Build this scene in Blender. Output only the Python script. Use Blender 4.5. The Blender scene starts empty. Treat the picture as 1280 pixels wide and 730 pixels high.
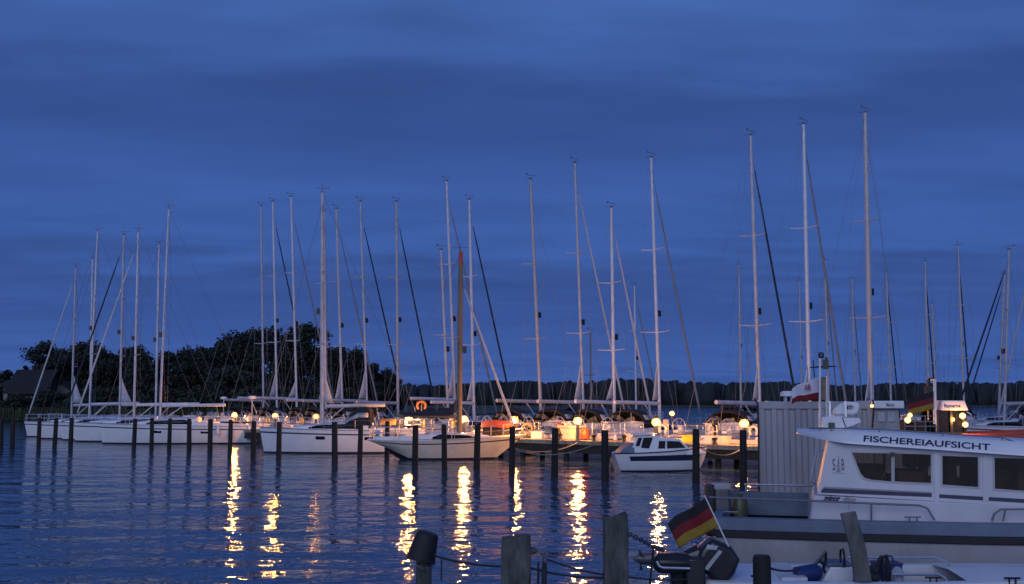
import bpy, math, random
from mathutils import Vector, Matrix
random.seed(7)
R = math.radians
scene = bpy.context.scene
col = scene.collection
PI = math.pi

# ------------------------------------------------------------------ camera, world, light
F_PX, HY, CAMH = 1400.0, 502.0, 3.06          # focal length in pixels of a 1280 wide picture, horizon row, eye height
PITCH = math.atan((HY - 365.0) / F_PX)
cam = bpy.data.cameras.new('camera')
cam.sensor_width = 36.0
cam.lens = 36.0 * F_PX / 1280.0
cam.clip_start, cam.clip_end = 0.1, 20000
camo = bpy.data.objects.new('camera', cam)
camo.location = (0, 0, CAMH)
camo.rotation_euler = (PI / 2 + PITCH, 0, 0)
col.objects.link(camo)
scene.camera = camo


def lin(r, g, b):
    def f(c):
        c /= 255.0
        return c / 12.92 if c <= .04045 else ((c + .055) / 1.055) ** 2.4
    return (f(r), f(g), f(b), 1.0)


world = bpy.data.worlds.new('World')
scene.world = world
world.use_nodes = True
wn, wl = world.node_tree.nodes, world.node_tree.links
wn.clear()


def N(tree_nodes, kind, **kw):
    n = tree_nodes.new(kind)
    for k, v in kw.items():
        setattr(n, k, v)
    return n


def math_node(nodes, links, op, a, b=None, c=None, clamp=False):
    n = nodes.new('ShaderNodeMath')
    n.operation = op
    n.use_clamp = clamp
    for i, v in enumerate((a, b, c)):
        if v is None:
            continue
        if isinstance(v, (int, float)):
            n.inputs[i].default_value = v
        else:
            links.new(v, n.inputs[i])
    return n.outputs[0]


M_ = lambda op, a, b=None, c=None, clamp=False: math_node(wn, wl, op, a, b, c, clamp)
tc = N(wn, 'ShaderNodeTexCoord')
sep = N(wn, 'ShaderNodeSeparateXYZ')
wl.new(tc.outputs['Generated'], sep.inputs[0])
dx, dy, dz = sep.outputs
zc = M_('MAXIMUM', dz, 0.0)
# cloud deck seen in perspective: directions projected on a high plane
den = M_('ADD', zc, 0.10)
pxn, pyn = M_('DIVIDE', dx, den), M_('DIVIDE', dy, den)
cmb = N(wn, 'ShaderNodeCombineXYZ')
wl.new(M_('MULTIPLY', pxn, 0.55), cmb.inputs[0])
wl.new(M_('MULTIPLY', pyn, 1.25), cmb.inputs[1])
n1 = N(wn, 'ShaderNodeTexNoise')
n1.inputs['Scale'].default_value = 0.9
n1.inputs['Detail'].default_value = 5
n1.inputs['Roughness'].default_value = .55
wl.new(cmb.outputs[0], n1.inputs['Vector'])
n2 = N(wn, 'ShaderNodeTexNoise')
n2.inputs['Scale'].default_value = 3.2
n2.inputs['Detail'].default_value = 6
wl.new(cmb.outputs[0], n2.inputs['Vector'])
wob = M_('ADD', M_('MULTIPLY', M_('SUBTRACT', n1.outputs[0], .5), .13), M_('MULTIPLY', M_('SUBTRACT', n2.outputs[0], .5), .045))
zz = M_('ADD', zc, wob)
ramp = N(wn, 'ShaderNodeValToRGB')
ramp.color_ramp.interpolation = 'EASE'
SKY = [(0.0, (58, 88, 155)), (0.035, (62, 92, 160)), (0.085, (55, 83, 148)), (0.105, (56, 84, 148)), (0.14, (60, 92, 161)),
       (0.19, (60, 91, 160)), (0.23, (54, 82, 146)), (0.265, (53, 80, 142)), (0.305, (61, 92, 158)), (0.345, (67, 101, 168)),
       (0.6, (60, 91, 160)), (1.0, (58, 88, 156))]
cr = ramp.color_ramp
while len(cr.elements) < len(SKY):
    cr.elements.new(.5)
for e, (p, c) in zip(cr.elements, SKY):
    e.position, e.color = p, lin(*c)
wl.new(zz, ramp.inputs[0])
# light and dark in the cloud deck
cl = M_('ADD', .61, M_('ADD', M_('MULTIPLY', n1.outputs[0], .34), M_('MULTIPLY', n2.outputs[0], .48)))
mulc = N(wn, 'ShaderNodeMixRGB', blend_type='MULTIPLY')
mulc.inputs[0].default_value = 1.0
wl.new(ramp.outputs[0], mulc.inputs[1])
wl.new(cl, mulc.inputs[2])
# the afterglow low in the western sky, behind the camera
back = M_('SMOOTH_MAX', M_('MULTIPLY', dy, -1.0), 0.0, 0.2)
back = M_('POWER', back, 1.3)
low = M_('POWER', M_('SUBTRACT', 1.0, zc), 2.2)
gl = M_('MULTIPLY', M_('MULTIPLY', back, low), 0.95)
glow = N(wn, 'ShaderNodeMixRGB', blend_type='MULTIPLY')
glow.inputs[0].default_value = 1.0
glow.inputs[1].default_value = (.70, .79, 1.12, 1)
wl.new(gl, glow.inputs[2])
addc = N(wn, 'ShaderNodeMixRGB', blend_type='ADD')
addc.inputs[0].default_value = 1.0
wl.new(mulc.outputs[0], addc.inputs[1])
wl.new(glow.outputs[0], addc.inputs[2])
bg = N(wn, 'ShaderNodeBackground')
bg.inputs[1].default_value = 1.0
wl.new(addc.outputs[0], bg.inputs[0])
wo = N(wn, 'ShaderNodeOutputWorld')
wl.new(bg.outputs[0], wo.inputs[0])

sun = bpy.data.lights.new('dusk_light', 'SUN')
sun.energy = 0.70
sun.angle = R(35)
sun.color = (.78, .86, 1.0)
suno = bpy.data.objects.new('dusk_light', sun)
suno.rotation_euler = (R(62), 0, R(-18))
col.objects.link(suno)

scene.view_settings.view_transform = 'Standard'
scene.view_settings.look = 'None'
scene.view_settings.exposure = 0.0
scene.view_settings.gamma = 1.0
scene.cycles.use_denoising = True
scene.cycles.max_bounces = 5
scene.cycles.glossy_bounces = 3
scene.cycles.transparent_max_bounces = 4
scene.cycles.sample_clamp_indirect = 4.0
scene.cycles.caustics_reflective = False
scene.cycles.caustics_refractive = False


# ------------------------------------------------------------------ picture <-> world
CP, SP = math.cos(PITCH), math.sin(PITCH)


def ray(px, py):
    x, y = (px - 640.0) / F_PX, (365.0 - py) / F_PX
    return Vector((x, CP - y * SP, SP + y * CP))


def W(px, py, D):
    """World point on the line of sight through a pixel, D metres ahead of the camera."""
    d = ray(px, py)
    return Vector((0, 0, CAMH)) + d * (D / d.y)


def onplane(px, py, P0, psi):
    """World point where the line of sight meets the vertical plane through P0 that runs along heading psi."""
    n = Vector((-math.sin(psi), math.cos(psi), 0))
    d = ray(px, py)
    o = Vector((0, 0, CAMH))
    return o + d * ((P0 - o).dot(n) / d.dot(n))


# ------------------------------------------------------------------ mesh builder
class MB:
    def __init__(s):
        s.v, s.f, s.m = [], [], []

    def face(s, pts, mat=0):
        k = len(s.v)
        s.v += [tuple(p) for p in pts]
        s.f.append(tuple(range(k, k + len(pts))))
        s.m.append(mat)

    def box(s, c, size, rz=0.0, mat=0, rot=None):
        c = Vector(c)
        Rm = rot if rot is not None else Matrix.Rotation(rz, 3, 'Z')
        k = len(s.v)
        for dz in (-.5, .5):
            for dx_, dy_ in ((-.5, -.5), (.5, -.5), (.5, .5), (-.5, .5)):
                s.v.append(tuple(c + Rm @ Vector((dx_ * size[0], dy_ * size[1], dz * size[2]))))
        for q in ((3, 2, 1, 0), (4, 5, 6, 7), (0, 1, 5, 4), (1, 2, 6, 5), (2, 3, 7, 6), (3, 0, 4, 7)):
            s.f.append(tuple(k + i for i in q))
            s.m.append(mat)
        return s

    def loft(s, rings, closed=True, caps=True, mat=0):
        k = len(s.v)
        n = len(rings[0])
        for r_ in rings:
            s.v += [tuple(p) for p in r_]
        for i in range(len(rings) - 1):
            for j in range(n if closed else n - 1):
                j2 = (j + 1) % n
                if callable(mat) and mat(i, j) is None:
                    continue
                s.f.append((k + i * n + j, k + i * n + j2, k + (i + 1) * n + j2, k + (i + 1) * n + j))
                s.m.append(mat(i, j) if callable(mat) else mat)
        if caps:
            mm = 0 if callable(mat) else mat
            s.f.append(tuple(k + j for j in range(n - 1, -1, -1)))
            s.m.append(mm)
            s.f.append(tuple(k + (len(rings) - 1) * n + j for j in range(n)))
            s.m.append(mm)
        return s

    def tube(s, pts, r, n=6, mat=0, caps=True, closed=False):
        pts = [Vector(p) for p in pts]
        L = len(pts)
        rings = []
        prev = None
        for i, p in enumerate(pts):
            if closed:
                t = pts[(i + 1) % L] - pts[i - 1]
            else:
                t = pts[min(i + 1, L - 1)] - pts[max(i - 1, 0)]
            t.normalize()
            if prev is None:
                a = Vector((0, 0, 1)) if abs(t.z) < .9 else Vector((1, 0, 0))
                u = a.cross(t).normalized()
            else:
                u = (prev - t * prev.dot(t)).normalized()
            prev = u
            w = t.cross(u)
            rr = r[i] if isinstance(r, (list, tuple)) else r
            rings.append([p + (u * math.cos(2 * PI * j / n) + w * math.sin(2 * PI * j / n)) * rr for j in range(n)])
        if closed:
            rings.append(rings[0])
        s.loft(rings, True, caps and not closed, mat)
        return s

    def lathe(s, prof, c=(0, 0, 0), n=12, mat=0, caps=True, jitter=0.0):
        c = Vector(c)
        rings = [[c + Vector((r_ * math.cos(2 * PI * j / n), r_ * math.sin(2 * PI * j / n), z)) for j in range(n)] for r_, z in prof]
        return s.loft(rings, True, caps, mat)

    def prism(s, poly, vec, mat=0):
        vec = Vector(vec)
        a = [Vector(p) for p in poly]
        return s.loft([a, [p + vec for p in a]], True, True, mat)

    def torus(s, c, Rr, r, axis='x', n=16, m=6, mat=0, arc=2 * PI, start=0.0):
        c = Vector(c)
        pts = []
        closed = abs(arc - 2 * PI) < 1e-6
        for i in range(n if closed else n + 1):
            a = start + arc * i / n
            q = (math.cos(a) * Rr, math.sin(a) * Rr)
            pts.append(c + (Vector((0, q[0], q[1])) if axis == 'x' else Vector((q[0], 0, q[1])) if axis == 'y' else Vector((q[0], q[1], 0))))
        return s.tube(pts, r, m, mat, True, closed)

    def build(s, name, mats, parent=None, bevel=0.0, sharp=35, solid=0.0):
        me = bpy.data.meshes.new(name)
        me.from_pydata(s.v, [], s.f)
        if not isinstance(mats, (list, tuple)):
            mats = [mats]
        for m in mats:
            me.materials.append(m)
        me.polygons.foreach_set('material_index', s.m)
        me.polygons.foreach_set('use_smooth', [True] * len(s.f))
        me.update()
        me.set_sharp_from_angle(angle=R(sharp))
        o = bpy.data.objects.new(name, me)
        col.objects.link(o)
        if parent is not None:
            o.parent = parent
        if bevel:
            b = o.modifiers.new('bevel', 'BEVEL')
            b.width, b.segments, b.limit_method, b.angle_limit = bevel, 2, 'ANGLE', R(40)
        if solid:
            b = o.modifiers.new('solid', 'SOLIDIFY')
            b.thickness, b.offset = solid, 0
        return o


def tag(o, label=None, cat=None, group=None, kind=None):
    if label:
        o['label'] = label
    if cat:
        o['category'] = cat
    if group:
        o['group'] = group
    if kind:
        o['kind'] = kind
    return o


def empty(name, loc=(0, 0, 0), rz=0.0):
    o = bpy.data.objects.new(name, None)
    o.location = loc
    o.rotation_euler = (0, 0, rz)
    o.empty_display_size = .2
    col.objects.link(o)
    return o


def children(o):
    return [c for c in bpy.data.objects if c.parent == o]


def copy_tree(o, parent=None, kids=None):
    c = o.copy()
    col.objects.link(c)
    if parent is not None:
        c.parent = parent
    for ch in children(o):
        copy_tree(ch, c)
    return c


# ------------------------------------------------------------------ materials
def mat(name, rgb, rough=.5, metal=0.0, var=.12, scale=6.0, bump=0.0, spec=.5, streak=False, dark=None, bscale=None):
    m = bpy.data.materials.new(name)
    m.use_nodes = True
    nd, lk = m.node_tree.nodes, m.node_tree.links
    b = nd['Principled BSDF']
    b.inputs['Roughness'].default_value = rough
    b.inputs['Metallic'].default_value = metal
    b.inputs['Specular IOR Level'].default_value = spec
    t = nd.new('ShaderNodeTexCoord')
    vec = t.outputs['Object']
    if streak:
        mp = nd.new('ShaderNodeMapping')
        mp.inputs['Scale'].default_value = (1, 1, .12) if streak is True else streak
        lk.new(vec, mp.inputs['Vector'])
        vec = mp.outputs[0]
    no = nd.new('ShaderNodeTexNoise')
    no.inputs['Scale'].default_value = scale
    no.inputs['Detail'].default_value = 6
    no.inputs['Roughness'].default_value = .62
    lk.new(vec, no.inputs['Vector'])
    rp = nd.new('ShaderNodeValToRGB')
    d = dark or tuple(c * (1 - 2 * var) for c in rgb)
    l = tuple(min(1, c * (1 + var)) for c in rgb)
    rp.color_ramp.elements[0].position = .3
    rp.color_ramp.elements[0].color = (*d, 1)
    rp.color_ramp.elements[1].position = .68
    rp.color_ramp.elements[1].color = (*l, 1)
    lk.new(no.outputs[0], rp.inputs[0])
    lk.new(rp.outputs[0], b.inputs['Base Color'])
    if bump:
        bp = nd.new('ShaderNodeBump')
        bp.inputs['Strength'].default_value = bump
        bp.inputs['Distance'].default_value = .02
        nb = nd.new('ShaderNodeTexNoise')
        nb.inputs['Scale'].default_value = bscale or scale * 3
        nb.inputs['Detail'].default_value = 5
        lk.new(vec, nb.inputs['Vector'])
        lk.new(nb.outputs[0], bp.inputs['Height'])
        lk.new(bp.outputs[0], b.inputs['Normal'])
    return m


def emit(name, rgb, strength, clear=0.0):
    m = bpy.data.materials.new(name)
    m.use_nodes = True
    b = m.node_tree.nodes['Principled BSDF']
    b.inputs['Base Color'].default_value = (.004, .002, .001, 1)
    b.inputs['Emission Color'].default_value = (*rgb, 1)
    b.inputs['Emission Strength'].default_value = strength
    if clear:      # frosted globe: the bulb's light passes through it
        nd_, lk_ = m.node_tree.nodes, m.node_tree.links
        tr_ = nd_.new('ShaderNodeBsdfTransparent')
        mx = nd_.new('ShaderNodeMixShader')
        mx.inputs[0].default_value = clear
        lk_.new(b.outputs[0], mx.inputs[1])
        lk_.new(tr_.outputs[0], mx.inputs[2])
        lk_.new(mx.outputs[0], nd_['Material Output'].inputs[0])
    return m


def bulb(parent, loc_, power, radius, rgb=(1.0, .39, .085)):
    l = bpy.data.lights.new('bulb', 'POINT')
    l.energy, l.shadow_soft_size, l.color = power, radius, rgb
    o = bpy.data.objects.new('bulb', l)
    o.location = loc_
    col.objects.link(o)
    o.parent = parent
    return o


MT = dict(
    white=mat('white_gelcoat', (.66, .65, .68), .3, var=.05, scale=1.5),
    cabin=mat('workboat_paint', (.50, .49, .54), .42, var=.075, scale=1.1, streak=(1, 1, .4)),
    hullgrey=mat('workboat_hull_paint', (.36, .35, .37), .45, var=.16, scale=1.2, streak=(1, 1, .5)),
    cream=mat('cream_gelcoat', (.62, .56, .47), .4, var=.08, scale=2),
    deck=mat('deck_nonslip', (.50, .50, .52), .7, var=.10, scale=4),
    teak=mat('teak', (.24, .15, .08), .6, var=.25, scale=9, streak=(.1, 1, 1)),
    alu=mat('mast_aluminium', (.50, .53, .60), .42, .1, var=.08, scale=2),
    alu_dark=mat('mast_aluminium_dull', (.36, .36, .40), .5, .1, var=.1, scale=2),
    alu_mid=mat('mast_aluminium_weathered', (.40, .42, .48), .5, .1, var=.12, scale=2),
    wood_mast=mat('varnished_spruce', (.20, .135, .07), .4, var=.2, scale=4, streak=(1, 1, .1)),
    red=mat('red_paint', (.42, .05, .03), .5, var=.1),
    steel=mat('stainless_steel', (.55, .55, .58), .28, .8, var=.06),
    wire=mat('rigging_wire', (.16, .16, .19), .5, .3, var=.05),
    navy=mat('navy_canvas', (.012, .016, .035), .85, var=.25, scale=3, bump=.2),
    black=mat('black_canvas', (.010, .010, .013), .85, var=.25, scale=3, bump=.2),
    blackp=mat('black_plastic', (.012, .012, .015), .32, var=.2, scale=4),
    rubber=mat('black_rubber', (.012, .012, .014), .7, var=.2),
    navyp=mat('navy_paint', (.012, .018, .05), .3, var=.15),
    boot=mat('antifouling', (.018, .018, .03), .6, var=.2),
    sail=mat('sail_cloth', (.42, .44, .50), .7, var=.08, scale=2, bump=.15),
    sailgrey=mat('grey_sail_cloth', (.16, .18, .23), .75, var=.1, scale=2),
    glass=mat('dark_glass', (.006, .006, .008), .06, var=.1, spec=.22),
    glassbrown=mat('cabin_glass', (.012, .008, .006), .05, var=.45, scale=2.2, spec=.16, streak=(1, 1, .3), dark=(.001, .001, .001)),
    clear=mat('clear_vinyl', (.33, .34, .38), .2, var=.15),
    pile=mat('tarred_wood', (.010, .009, .010), .8, var=.3, scale=5, bump=.5, streak=True),
    post=mat('weathered_oak_post', (.085, .085, .080), .85, var=.4, scale=8, bump=1.0, streak=(1, 1, .30), dark=(.007, .008, .009)),
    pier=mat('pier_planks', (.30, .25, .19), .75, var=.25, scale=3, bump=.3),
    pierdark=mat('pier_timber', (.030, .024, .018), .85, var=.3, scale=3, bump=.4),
    rope=mat('old_rope', (.30, .26, .20), .9, var=.2, scale=30),
    ropedark=mat('tarred_rope', (.025, .025, .030), .9, var=.2, scale=30),
    orange=mat('orange_pvc', (.34, .055, .02), .5, var=.12),
    duskorange=mat('faded_orange_foam', (.20, .075, .04), .8, var=.15),
    yellow=mat('yellow_plastic', (.55, .38, .03), .5, var=.1),
    olive=mat('olive_plastic', (.075, .08, .035), .45, var=.2),
    blue=mat('blue_plastic', (.010, .025, .12), .45, var=.2),
    bluedeck=mat('blue_grey_deck', (.10, .13, .19), .65, var=.18, scale=3),
    gunwale=mat('blue_grey_gunwale', (.115, .145, .21), .55, var=.12, scale=2),
    contain=mat('container_paint', (.285, .272, .295), .55, var=.16, scale=1.3, streak=(1, 1, .25)),
    tan=mat('tan_cloth', (.22, .15, .11), .9, var=.2),
    flagblack=mat('flag_black', (.012, .011, .013), .85, var=.1),
    flagred=mat('flag_red', (.16, .007, .013), .85, var=.1),
    flaggold=mat('flag_gold', (.28, .175, .018), .85, var=.1),
    flagwhite=mat('flag_white', (.55, .52, .60), .85, var=.05),
    letters=mat('lettering_navy', (.012, .016, .05), .5, var=.05),
    lettersgrey=mat('lettering_grey', (.22, .22, .27), .5, var=.05),
    lettersred=mat('lettering_red', (.25, .015, .05), .6, var=.05),
    foliage=mat('foliage', (.026, .036, .022), .8, var=.45, scale=.35),
    foliage2=mat('foliage_dark', (.016, .023, .016), .8, var=.45, scale=.35),
    farwood=mat('far_foliage_haze_tint', (.013, .019, .024), .9, var=.4, scale=.06),  # distance haze put into the leaf colour as a blue tint
    bark=mat('bark', (.05, .04, .03), .9, var=.3, scale=3, bump=.4),
    reed=mat('reed', (.055, .065, .030), .8, var=.4, scale=.6),
    land=mat('shore_ground', (.05, .055, .035), .9, var=.35, scale=.3),
    roof=mat('dark_roof_tiles', (.016, .011, .010), .8, var=.25, scale=2, bump=.3),
    render=mat('pale_house_wall', (.20, .20, .21), .85, var=.1, scale=1),
    housedark=mat('dark_timber_wall', (.022, .017, .015), .85, var=.2, scale=1),
    lampmetal=mat('lamp_metal', (.12, .12, .13), .5, .5, var=.1),
    lamp=emit('lamp_glow', (1.0, .44, .09), 1.8, .5),
    flare_core=emit('lamp_flare_core', (1.0, .70, .35), 9.0, .5),
    smallglow=emit('small_warm_glow', (1.0, .60, .27), 2.4),  # for small lamps, and for two lit objects made to glow
    green=mat('green_lens', (.008, .06, .03), .2, var=.1),
)

gm_ = bpy.data.materials.new('tinted_pane')
gm_.use_nodes = True
nd, lk = gm_.node_tree.nodes, gm_.node_tree.links
nd.remove(nd['Principled BSDF'])
t1, t2, t3, t4 = nd.new('ShaderNodeBsdfTransparent'), nd.new('ShaderNodeBsdfGlossy'), nd.new('ShaderNodeMixShader'), nd.new('ShaderNodeFresnel')
t1.inputs[0].default_value = (.74, .68, .62, 1)
t2.inputs['Roughness'].default_value = .03
t4.inputs['IOR'].default_value = 1.25
lk.new(t4.outputs[0], t3.inputs[0])
lk.new(t1.outputs[0], t3.inputs[1])
lk.new(t2.outputs[0], t3.inputs[2])
lk.new(t3.outputs[0], nd['Material Output'].inputs[0])
MT['pane'] = gm_

# ------------------------------------------------------------------ water and land
w = MB()
w.face([(-6000, -60, 0), (6000, -60, 0), (6000, 9000, 0), (-6000, 9000, 0)])
wm = bpy.data.materials.new('harbour_water')
wm.use_nodes = True
nd, lk = wm.node_tree.nodes, wm.node_tree.links
pb = nd['Principled BSDF']
pb.inputs['Base Color'].default_value = (.038, .075, .128, 1)
pb.inputs['Specular IOR Level'].default_value = .34
pb.inputs['Roughness'].default_value = .05
pb.inputs['IOR'].default_value = 1.333
tcw = nd.new('ShaderNodeTexCoord')


def wave(scale, sx, sy, rot, detail=2.0):
    mp = nd.new('ShaderNodeMapping')
    mp.inputs['Scale'].default_value = (sx, sy, 1)
    mp.inputs['Rotation'].default_value = (0, 0, R(rot))
    lk.new(tcw.outputs['Object'], mp.inputs['Vector'])
    n = nd.new('ShaderNodeTexNoise')
    n.inputs['Scale'].default_value = scale
    n.inputs['Detail'].default_value = detail
    n.inputs['Roughness'].default_value = .5
    lk.new(mp.outputs[0], n.inputs['Vector'])
    return n.outputs[0]


def wmath(op, a, b):
    return math_node(nd, lk, op, a, b)


h = wmath('ADD', wmath('ADD', wmath('MULTIPLY', wave(.42, .55, 1.0, 4, 1), .145), wmath('MULTIPLY', wave(1.1, 1.0, 1.0, 12), .060)),
          wmath('ADD', wmath('MULTIPLY', wave(2.8, 1.0, 1.0, -14), .026), wmath('MULTIPLY', wave(7.0, .8, 1.0, 15, 2), .003)))
bp = nd.new('ShaderNodeBump')
bp.inputs['Strength'].default_value = 1.0
bp.inputs['Distance'].default_value = 1.0
lk.new(h, bp.inputs['Height'])
lk.new(bp.outputs[0], pb.inputs['Normal'])
tag(w.build('water', wm), kind='structure')

# far shore and left bank: low land sheets standing out of the water
g = MB()


def landsheet(mb, outline, top, mat_=0):
    a = [Vector((x, y, -.4)) for x, y in outline]
    cx = sum(p.x for p in a) / len(a)
    cy = sum(p.y for p in a) / len(a)
    b = [Vector((p.x + (cx - p.x) * .004, p.y + (3 if p.y < cy else 0), top)) for p in a]
    mb.loft([a, b], True, True, mat_)


landsheet(g, [(-900, 690), (-300, 700), (0, 705), (400, 690), (1500, 700), (1500, 2500), (-900, 2500)], .7)
tag(g.build('far_shore', MT['land']), kind='structure')
g = MB()
landsheet(g, [(-260, 168), (-88, 169), (-60, 172), (-40, 178), (-22, 190), (-8, 225), (20, 400), (20, 640), (-260, 640)], .55)
tag(g.build('left_bank_ground', MT['land']), kind='structure')


def leafquad(mb, p, size, mat_=0):
    a = Vector((random.gauss(0, 1), random.gauss(0, 1), random.gauss(0, 1))).normalized()
    b = Vector((random.gauss(0, 1), random.gauss(0, 1), random.gauss(0, 1))).cross(a).normalized()
    c = a.cross(b)
    b, c = b * size * random.uniform(.6, 1.2), c * size * random.uniform(.35, .8)
    mb.face([p + b, p + c, p - b, p - c], mat_)


# far wood beyond the open water: nobody could count these trees
fw = MB()
x = -620.0
while x < 900:
    hgt = 15.0 + 1.2 * math.sin(x * .021) + .8 * math.sin(x * .07 + 2) + random.gauss(0, .55)
    wd = random.uniform(4, 8)
    y0 = 716 + random.uniform(0, 30)
    rings = []
    for k, (f, zf) in enumerate(((1.1, 0), (1.15, .35), (1.05, .65), (.8, .86), (.45, .97), (.1, 1.0))):
        rings.append([Vector((x + wd * .8 * f * math.cos(2 * PI * j / 8) * random.uniform(.8, 1.2), y0 + wd * .6 * f * math.sin(2 * PI * j / 8),
                              hgt * zf * random.uniform(.95, 1.03) + .3)) for j in range(8)])
    fw.loft(rings, True, True)
    for k in range(16):
        t = random.random()
        leafquad(fw, Vector((x + random.gauss(0, wd * .45), y0 - random.uniform(0, wd * .5), hgt * (.62 + .38 * t ** .5) - .4)), .8)
    x += wd * .30
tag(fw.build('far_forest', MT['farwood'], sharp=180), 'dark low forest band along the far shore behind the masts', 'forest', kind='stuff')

# reeds along the left bank
rd = MB()
for i in range(5200):
    u = random.random()
    X = -108 + 84 * u
    Y = 171 + random.random() ** 1.5 * 9 + max(0, (X + 60) * .28)
    hh = random.uniform(1.2, 2.3)
    lean = random.gauss(0, .25)
    wv = .10
    rd.face([(X - wv, Y, .2), (X + wv, Y, .2), (X + lean + .02, Y + random.gauss(0, .2), hh), (X + lean - .02, Y, hh)])
tag(rd.build('reeds', MT['reed'], sharp=180), 'belt of pale green reeds on the left bank under the houses', 'reeds', kind='stuff')


# ------------------------------------------------------------------ trees on the left bank
def make_tree(name, H, Wd, kind, seed, m):
    random.seed(seed)
    root = empty(name)
    tr = MB()
    pts = [Vector((0, 0, -.3)), Vector((random.uniform(-.2, .2), 0, H * .3)), Vector((random.uniform(-.4, .4), random.uniform(-.3, .3), H * .62)), Vector((random.uniform(-.5, .5), 0, H * .9))]
    tr.tube(pts, [H * .022, H * .017, H * .011, H * .004], 8)
    limbs = []
    nl = 9 if kind != 'conifer' else 4
    for k in range(nl):
        a = random.uniform(0, 2 * PI)
        zz_ = H * random.uniform(.28, .75)
        ln = Wd * .42 * random.uniform(.6, 1.0)
        e = Vector((math.cos(a) * ln, math.sin(a) * ln, zz_ + H * random.uniform(.05, .2)))
        s0 = Vector((0, 0, zz_))
        tr.tube([s0, (s0 + e) / 2 + Vector((0, 0, .3)), e], [H * .009, H * .006, H * .002], 5)
        limbs.append(e)
    tr.build('trunk', MT['bark'], root)
    cr_ = MB()
    clumps = []
    if kind == 'conifer':
        for k in range(34):
            t = (k + random.random()) / 34
            rad = Wd * .5 * (1 - t) ** .8
            a = random.uniform(0, 2 * PI)
            q = rad * random.uniform(.4, 1)
            clumps.append((Vector((math.cos(a) * q, math.sin(a) * q, H * (.14 + .86 * t))), Wd * .17 * (1.05 - .6 * t)))
    elif kind == 'spread':
        for e in limbs:
            for k in range(4):
                clumps.append((e + Vector((random.gauss(0, Wd * .10), random.gauss(0, Wd * .10), random.gauss(H * .02, H * .05))), Wd * random.uniform(.07, .15)))
        for k in range(12):
            a = random.uniform(0, 2 * PI)
            q = Wd * .33 * math.sqrt(random.random())
            clumps.append((Vector((math.cos(a) * q, math.sin(a) * q, H * random.uniform(.55, .97))), Wd * random.uniform(.08, .15)))
    else:
        for k in range(44):
            a = random.uniform(0, 2 * PI)
            t = random.random()
            rad = Wd * .5 * math.sin(PI * min(1, .12 + t * .9)) ** .7
            q = rad * math.sqrt(random.random())
            clumps.append((Vector((math.cos(a) * q, math.sin(a) * q, H * (.12 + .84 * t))), Wd * random.uniform(.08, .16)))
    for c, r_ in clumps:
        n = int(170 * max(.6, r_ / (Wd * .12)))
        for i in range(n):
            d = Vector((random.gauss(0, 1), random.gauss(0, 1), random.gauss(0, .75)))
            d = d.normalized() * r_ * random.random() ** .4 * random.uniform(.75, 1.25)
            leafquad(cr_, c + d, .29)
    cr_.build('crown', m, root, sharp=180)
    return root


random.seed(11)
PROTO = {}
specs = dict(round_a=('broadleaf_tree', 12, 10, 'round', 3, 'foliage'), round_b=('broadleaf_tree', 11, 9, 'round', 8, 'foliage2'),
             spread_a=('spreading_tree', 15, 12, 'spread', 21, 'foliage2'), spread_b=('spreading_tree', 14, 11, 'spread', 5, 'foliage'),
             conifer=('pine_tree', 13, 5.5, 'conifer', 13, 'foliage2'), bush=('bush', 5.5, 8, 'round', 17, 'foliage'))
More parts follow.
